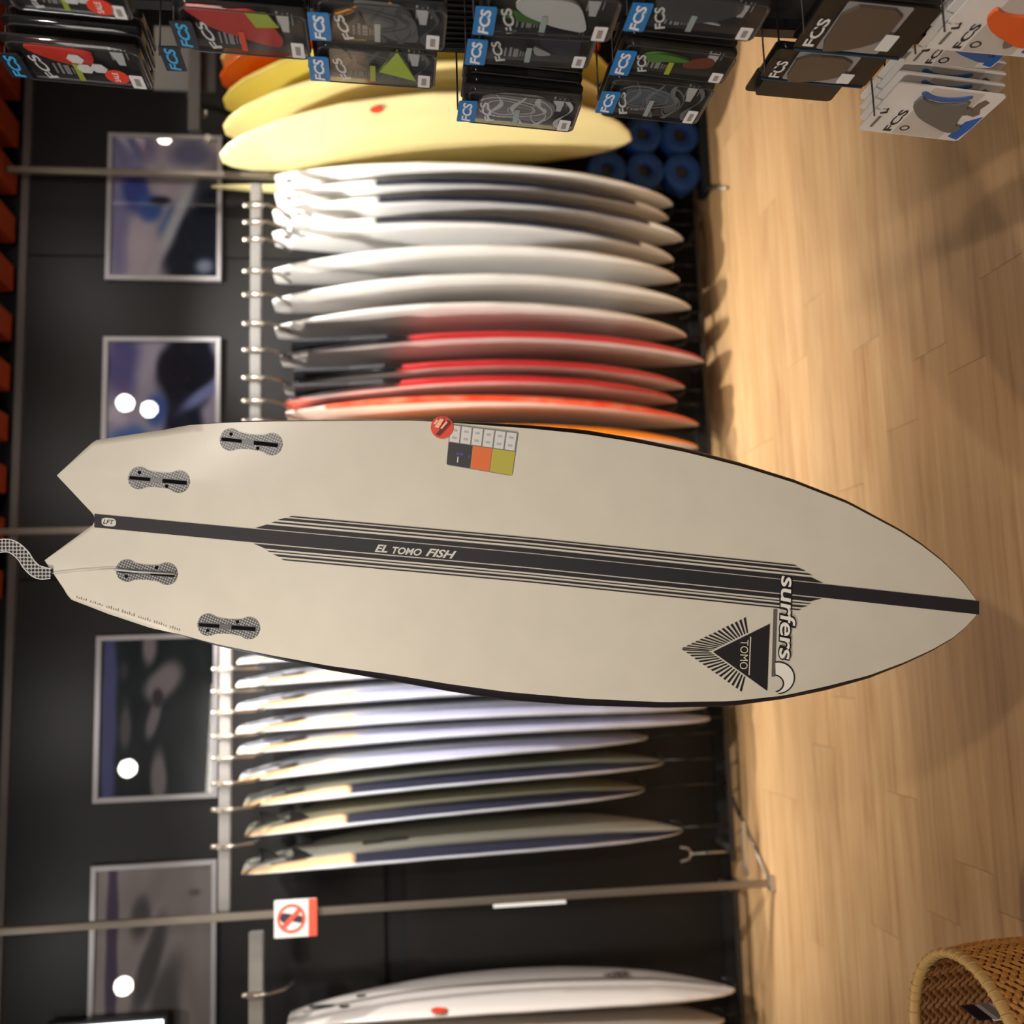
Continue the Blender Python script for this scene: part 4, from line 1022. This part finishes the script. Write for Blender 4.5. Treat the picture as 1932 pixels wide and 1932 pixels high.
peg(1, '', 'redbig', (352, 80), (588, 99), (343, -6), ('dark',), .03, False, DT, 'pack with large dull red fin, lime label and white barcode label')
peg(2, '', 'lime', (597, 138), (820, 154), (592, 70), (), .02, False, BT, 'pack with lime green triangle on a grey swirled fin')
peg(2, '', 'grey', (597, 62), (838, 82), (590, -18), ('dark', 'dark'), .02, False, BT, 'pack with orange curved line above a grey wavy fin')
peg(3, '', 'silver', (868, 216), (1080, 237), (880, 156), ('dark', 'dark', 'dark', 'dark'), .018, False, BT, 'crinkled silver swirl pack hanging furthest from the camera')
peg(3, '', 'navy', (884, 104), (1108, 116), (893, 40), (), .02, False, BT, 'plain dark pack with two white logos and large white label')
peg(3, '', 'white', (898, 52), (1148, 66), (908, -30), (), .02, False, BT, 'pack with white chequered fin and green blade at the photo edge')
peg(4, '', 'smoke', (1124, 204), (1312, 223), (1146, 133), ('dark',), .02, False, BT, 'smoky grey pack hanging above the blue rollers')
peg(4, '', 'green', (1155, 120), (1364, 145), (1178, 67), ('dark', 'dark'), .02, False, BT, 'pack with green fin and brown spare fin')
peg(4, '', 'big', (1180, 40), (1418, 64), (1206, -30), ('dark',), .02, False, BT, 'deep blue black pack with large grey fin and white triangle')
peg(5, '', 'wind', (1404, 168), (1545, 180), (1414, 148), (), .02, False, None, 'small black card peeking out leftmost below the windowed packs', hook=False, x0=.97, simple=True)
peg(5, '', 'wind', (1423, 176), (1566, 189), (1436, 150), ('wind', 'wind', 'wind'), .008, False, None, 'thin black card pack hanging lowest of the black card stack', hook=False, x0=.955, simple=True)
peg(5, '', 'wind', (1433, 144), (1630, 162), (1466, 88), ('dark', ), .012, False, None, 'black card pack with brown windowed fin and slanted barcode label, lower of two')
peg(5, '', 'wind', (1494, 88), (1700, 108), (1528, -10), ('dark',), .02, False, None, 'black card pack with big brown windowed fin, nearer of two')
peg(6, '', 'card', (1618, 242), (1806, 264), (1668, 142), ('card', 'card', 'card'), .021, False, None, 'front white card with grey speckled fin and blue corner')
peg(6, '', 'cardblue', (1702, 118), (1870, 126), (1722, 40), (), .02, False, None, 'white card with blue fin half covered by the orange finned card', x0=.98)
peg(6, '', 'cardorange', (1745, 88), (1945, 106), (1775, -20), ('card', 'card'), .02, False, None, 'white card with speckled orange fin at the photo corner')
# bare hook with its tag beside the red fin pack
for q, lb in (((326, 112), 'empty wire hook with black and blue tag left of the large dull red fin pack'),):
    c = at(q[0], q[1], 0, .93); hk = root('peg_hook', (PANX, c.y, c.z), lb, 'hook', 'wire hooks on the peg wall'); L = PANX-.936
    obj('lower_wire', tb([(0, 0, -.01), (-L+.01, 0, -.01), (-L, 0, .006)], .0018, 8), MATS['hook_wire'], hk)
    obj('upper_wire', tb([(0, 0, .02), (-L, 0, .02)], .0016, 8), MATS['hook_wire'], hk)
    tg = obj('hook_tag', pr(rrect(-.033, -.016, .033, .016, .003), 0, .002), mat('tag_36', DT[0], .4), hk, Matrix.Translation((-L-.004, 0, 0)) @ Matrix(((0, 0, -1, 0), (-1, 0, 0, 0), (0, 1, 0, 0), (0, 0, 0, 1))))
    lettering('FCS', tg, mat('tagtext_60', DT[1], .45), (-.030, -.008, .0026), (1, 0, 0), (0, 1, 0), .06, .0165, shear=.15, bold=.03)
# ribbed traction pad pack between third and fourth rows
p = at(870, 40, 0, 1.045)
t = root('traction_pad', (1.045, p.y, p.z), 'black ribbed traction pad hanging behind the orange lined pack', 'traction pad')
Mx = Matrix(((0, 0, -1, 0), (-1, 0, 0, 0), (0, 1, 0, 0), (0, 0, 0, 1)))
obj('pad', pr(rrect(-.075, -.07, .12, .16, .03), 0, .01), mat('pad_black', (24, 22, 22), .7), t, Mx)
bm = bmesh.new()
for k in range(12): box(bm, (-.06+k*.015, .04, .011), (.004, .17, .004))
obj('ribs', bm, MATS['pad_black'], t, Mx)
obj('hang_wire', tb([(0, 0, .15), (.05, 0, .15)], .003, 8), STEEL, t)

# ================================================================== BASKET
def basket():
    cx_, cy_ = at(1829, 2013, 2, .39).xy
    r = root('woven_basket', (cx_, cy_, 0), 'brown woven basket standing on the floor in the bottom corner', 'basket')
    Hh = .39; R0 = .205
    def rad(z): return R0-.018+.03*math.sin(math.pi*min(1, z/Hh)*.8)-(.03*(1-z/.06) if z < .06 else 0)
    def weave(side, seed):
        rnd = random.Random(seed); bm = bmesh.new(); NA, NZ = 120, 40
        for j in range(NZ):
            for i in range(NA):
                if (i+j) % 2: continue
                a = 2*math.pi*(i+.5*(rnd.random()-.5)*.4)/NA; z = (j+.7)*Hh/(NZ+.6); R_ = rad(z)+side*.004
                d = 1 if ((i//2+j) % 2) else -1
                n_ = Vector((math.cos(a), math.sin(a), 0)); t_ = Vector((-math.sin(a), math.cos(a), 0)); u_ = Vector((0, 0, 1))
                l = (t_*d*.72+u_*.7).normalized()*.0105; s = (t_*.7-u_*d*.72).normalized()*.0074; c = n_*R_+u_*z
                pr_ = n_*side*(.0028+rnd.random()*.0012)
                v = [bm.verts.new(c+l+s*.5), bm.verts.new(c+s), bm.verts.new(c-l+s*.5), bm.verts.new(c-l-s*.5), bm.verts.new(c-s), bm.verts.new(c+l-s*.5)]
                m1, m2 = bm.verts.new(c+l*.45+pr_), bm.verts.new(c-l*.45+pr_)
                for q in ((v[0], v[1], m1), (v[1], m2, m1), (v[1], v[2], m2), (v[2], v[3], m2), (v[3], v[4], m2), (v[4], m1, m2), (v[4], v[5], m1), (v[5], v[0], m1)):
                    bm.faces.new(q).smooth = False
        bmesh.ops.recalc_face_normals(bm, faces=bm.faces); return bm
    def shell(side):
        bm = bmesh.new(); rings = []; N_ = 64
        for k in range(17):
            z = Hh*k/16; R_ = rad(z)+side*.002; rings.append([bm.verts.new((R_*math.cos(2*math.pi*i/N_), R_*math.sin(2*math.pi*i/N_), z+.002)) for i in range(N_)])
        for A, B in zip(rings, rings[1:]):
            for i in range(N_): bm.faces.new((A[i], A[(i+1) % N_], B[(i+1) % N_], B[i])).smooth = True
        bm.faces.new(rings[0]); return bm
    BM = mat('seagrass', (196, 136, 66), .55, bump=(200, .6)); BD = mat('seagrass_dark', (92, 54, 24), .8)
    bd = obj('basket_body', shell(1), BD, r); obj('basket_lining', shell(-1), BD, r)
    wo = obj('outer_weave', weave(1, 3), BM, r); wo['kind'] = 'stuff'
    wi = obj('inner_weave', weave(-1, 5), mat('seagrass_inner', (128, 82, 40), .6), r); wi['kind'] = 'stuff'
    bm = bmesh.new(); N_ = 96; n_ = 10; rg = []
    for i in range(N_):
        a = 2*math.pi*i/N_; k_ = 1-.06*((i % 4) == 0); ring = []
        for q in range(n_):
            b = 2*math.pi*q/n_; R_ = rad(Hh)+.0+.008*math.cos(b)*k_; ring.append(bm.verts.new((R_*math.cos(a), R_*math.sin(a), Hh+.0+.0135*math.sin(b)*k_)))
        rg.append(ring)
    for i in range(N_):
        A, B = rg[i], rg[(i+1) % N_]
        for q in range(n_): bm.faces.new((A[q], A[(q+1) % n_], B[(q+1) % n_], B[q])).smooth = True
    bmesh.ops.recalc_face_normals(bm, faces=bm.faces)
    RM = mat('rim_cane', (206, 166, 104), .5, bump=(80, .5)); obj('rim', bm, RM, r)
    bind = None
    for i in range(54):
        a = 2*math.pi*i/54
        if bind is None:
            bb = bmesh.new(); prev = None; seg = []
            for q in range(11):
                b = 2*math.pi*q/10; seg.append((rad(Hh)+.0088*math.cos(b), .0145*math.sin(b)))
            tube(bb, [(s_[0], 0, s_[1]) for s_ in seg], .0016, 5, cap=False); bind = bpy.data.meshes.new('rim_binding'); bb.to_mesh(bind); bb.free(); bind.materials.append(mat('binding', (196, 160, 104), .5))
        obj('rim_binding', bind, None, r, Matrix.Translation((0, 0, Hh)) @ Matrix.Rotation(a+.02*math.sin(i*5), 4, 'Z'))
    # folded care label and leaflet leaning inside
    pk = root('folded_leaflet', (cx_, cy_, 0), 'white and navy printed leaflet standing inside the basket', 'leaflet')
    q = at(1853, 1925, 2, .36); ang = math.atan2(q.y-cy_, q.x-cx_)
    d = Vector((math.cos(ang), math.sin(ang), 0)); t_ = Vector((-d.y, d.x, 0))
    Mq = Matrix((t_, Vector((0, 0, 1)), t_.cross(Vector((0, 0, 1))))).transposed().to_4x4()
    q = at(1848, 1905, 2, .30)
    Mq.translation = Vector((q.x-cx_, q.y-cy_, .30))
    obj('white_panel', pr([(-.05, -.26), (.02, -.26), (.02, .0), (-.05, .0)], 0, .002), mat('leaflet_white', (236, 230, 224), .6), pk, Mq)
    obj('navy_panel', pr([(-.045, .0), (.02, .0), (.02, .03), (-.045, .03)], 0, .0024), mat('leaflet_navy', (26, 28, 48), .5), pk, Mq)
    obj('cream_strip', pr([(-.05, -.03), (.02, -.03), (.02, -.01), (-.05, -.01)], .002, .003), mat('leaflet_grey', (168, 160, 156), .6), pk, Mq)
basket()

# ================================================================== CEILING LAMPS (they show as reflections in the picture glass)
AIM = [((1.3, 4.2, 1.2), 60), ((-.5, 4.2, 1.4), 330), ((-.8, 4.2, 1.2), 120), ((1.2, 4.2, 1.2), 220), ((1.0, 4.2, 1.2), 80)]
spots = [((310, 257), 'lamp reflected at the right picture'), ((236, 760), ''), ((281, 772), ''), ((241, 1450), ''), ((233, 1861), '')]
labs = ['ceiling spotlight mirrored at the edge of the rightmost picture', 'ceiling spotlight mirrored high in the picture behind the board tail', 'ceiling spotlight mirrored as the lower glow beside the high one',
        'ceiling spotlight mirrored in the dark green wave picture', 'ceiling spotlight mirrored in the leftmost pale picture']
LENS = mat('lamp_lens', (255, 250, 240), .5, emit=(255, 248, 235), estr=60)
for (p, _), lab in zip(spots, labs):
    G = WY-.02; Q = at(*p, 1, G); d = ray(*p); d = Vector((d.x, -d.y, d.z)); t = (3.0-Q.z)/d.z; P = Q+d*t
    r = root('ceiling_spotlight', P, lab, 'spotlight', 'ceiling spotlights')
    aim = (Q-P).normalized(); q = aim.to_track_quat('-Z', 'Y').to_matrix().to_4x4()
    bm = bmesh.new(); tube(bm, [(0, 0, .004), (0, 0, .12), (0, 0, .13)], [.055, .05, .03], 20)
    hd = obj('lamp_head', bm, BLACK, r, q)
    obj('lens', pr(circ(0, 0, .048), -.004, .003), LENS, hd)
    tgt, pw = AIM.pop(0)
    light('SPOT', 'lamp_beam', P+aim*.05, tgt, pw, (1, .95, .88), .045, 50, .7)
    obj('ceiling_arm', tb([(0, 0, .05), (0, 0, 3.33-P.z)], .01, 8), BLACK, r)

# bright light box at the left picture edge
a = at(88, 1927, 1, 4.4); b = at(306, 1927, 1, 4.4)
r = root('light_box', (min(a.x, b.x)-.198, 4.42, (a.z+b.z)/2), 'lit white light box on the back wall at the left photo edge', 'light box')
hh = abs(a.z-b.z)
obj('casing', bx((0, .03, 0), (.42, .06, hh+.03), .004), BLACK, r)
obj('lit_face', bx((.0, -.006, 0), (.396, .012, hh), .002), mat('lit_face', (255, 255, 255), .5, emit=(235, 244, 255), estr=5), r)
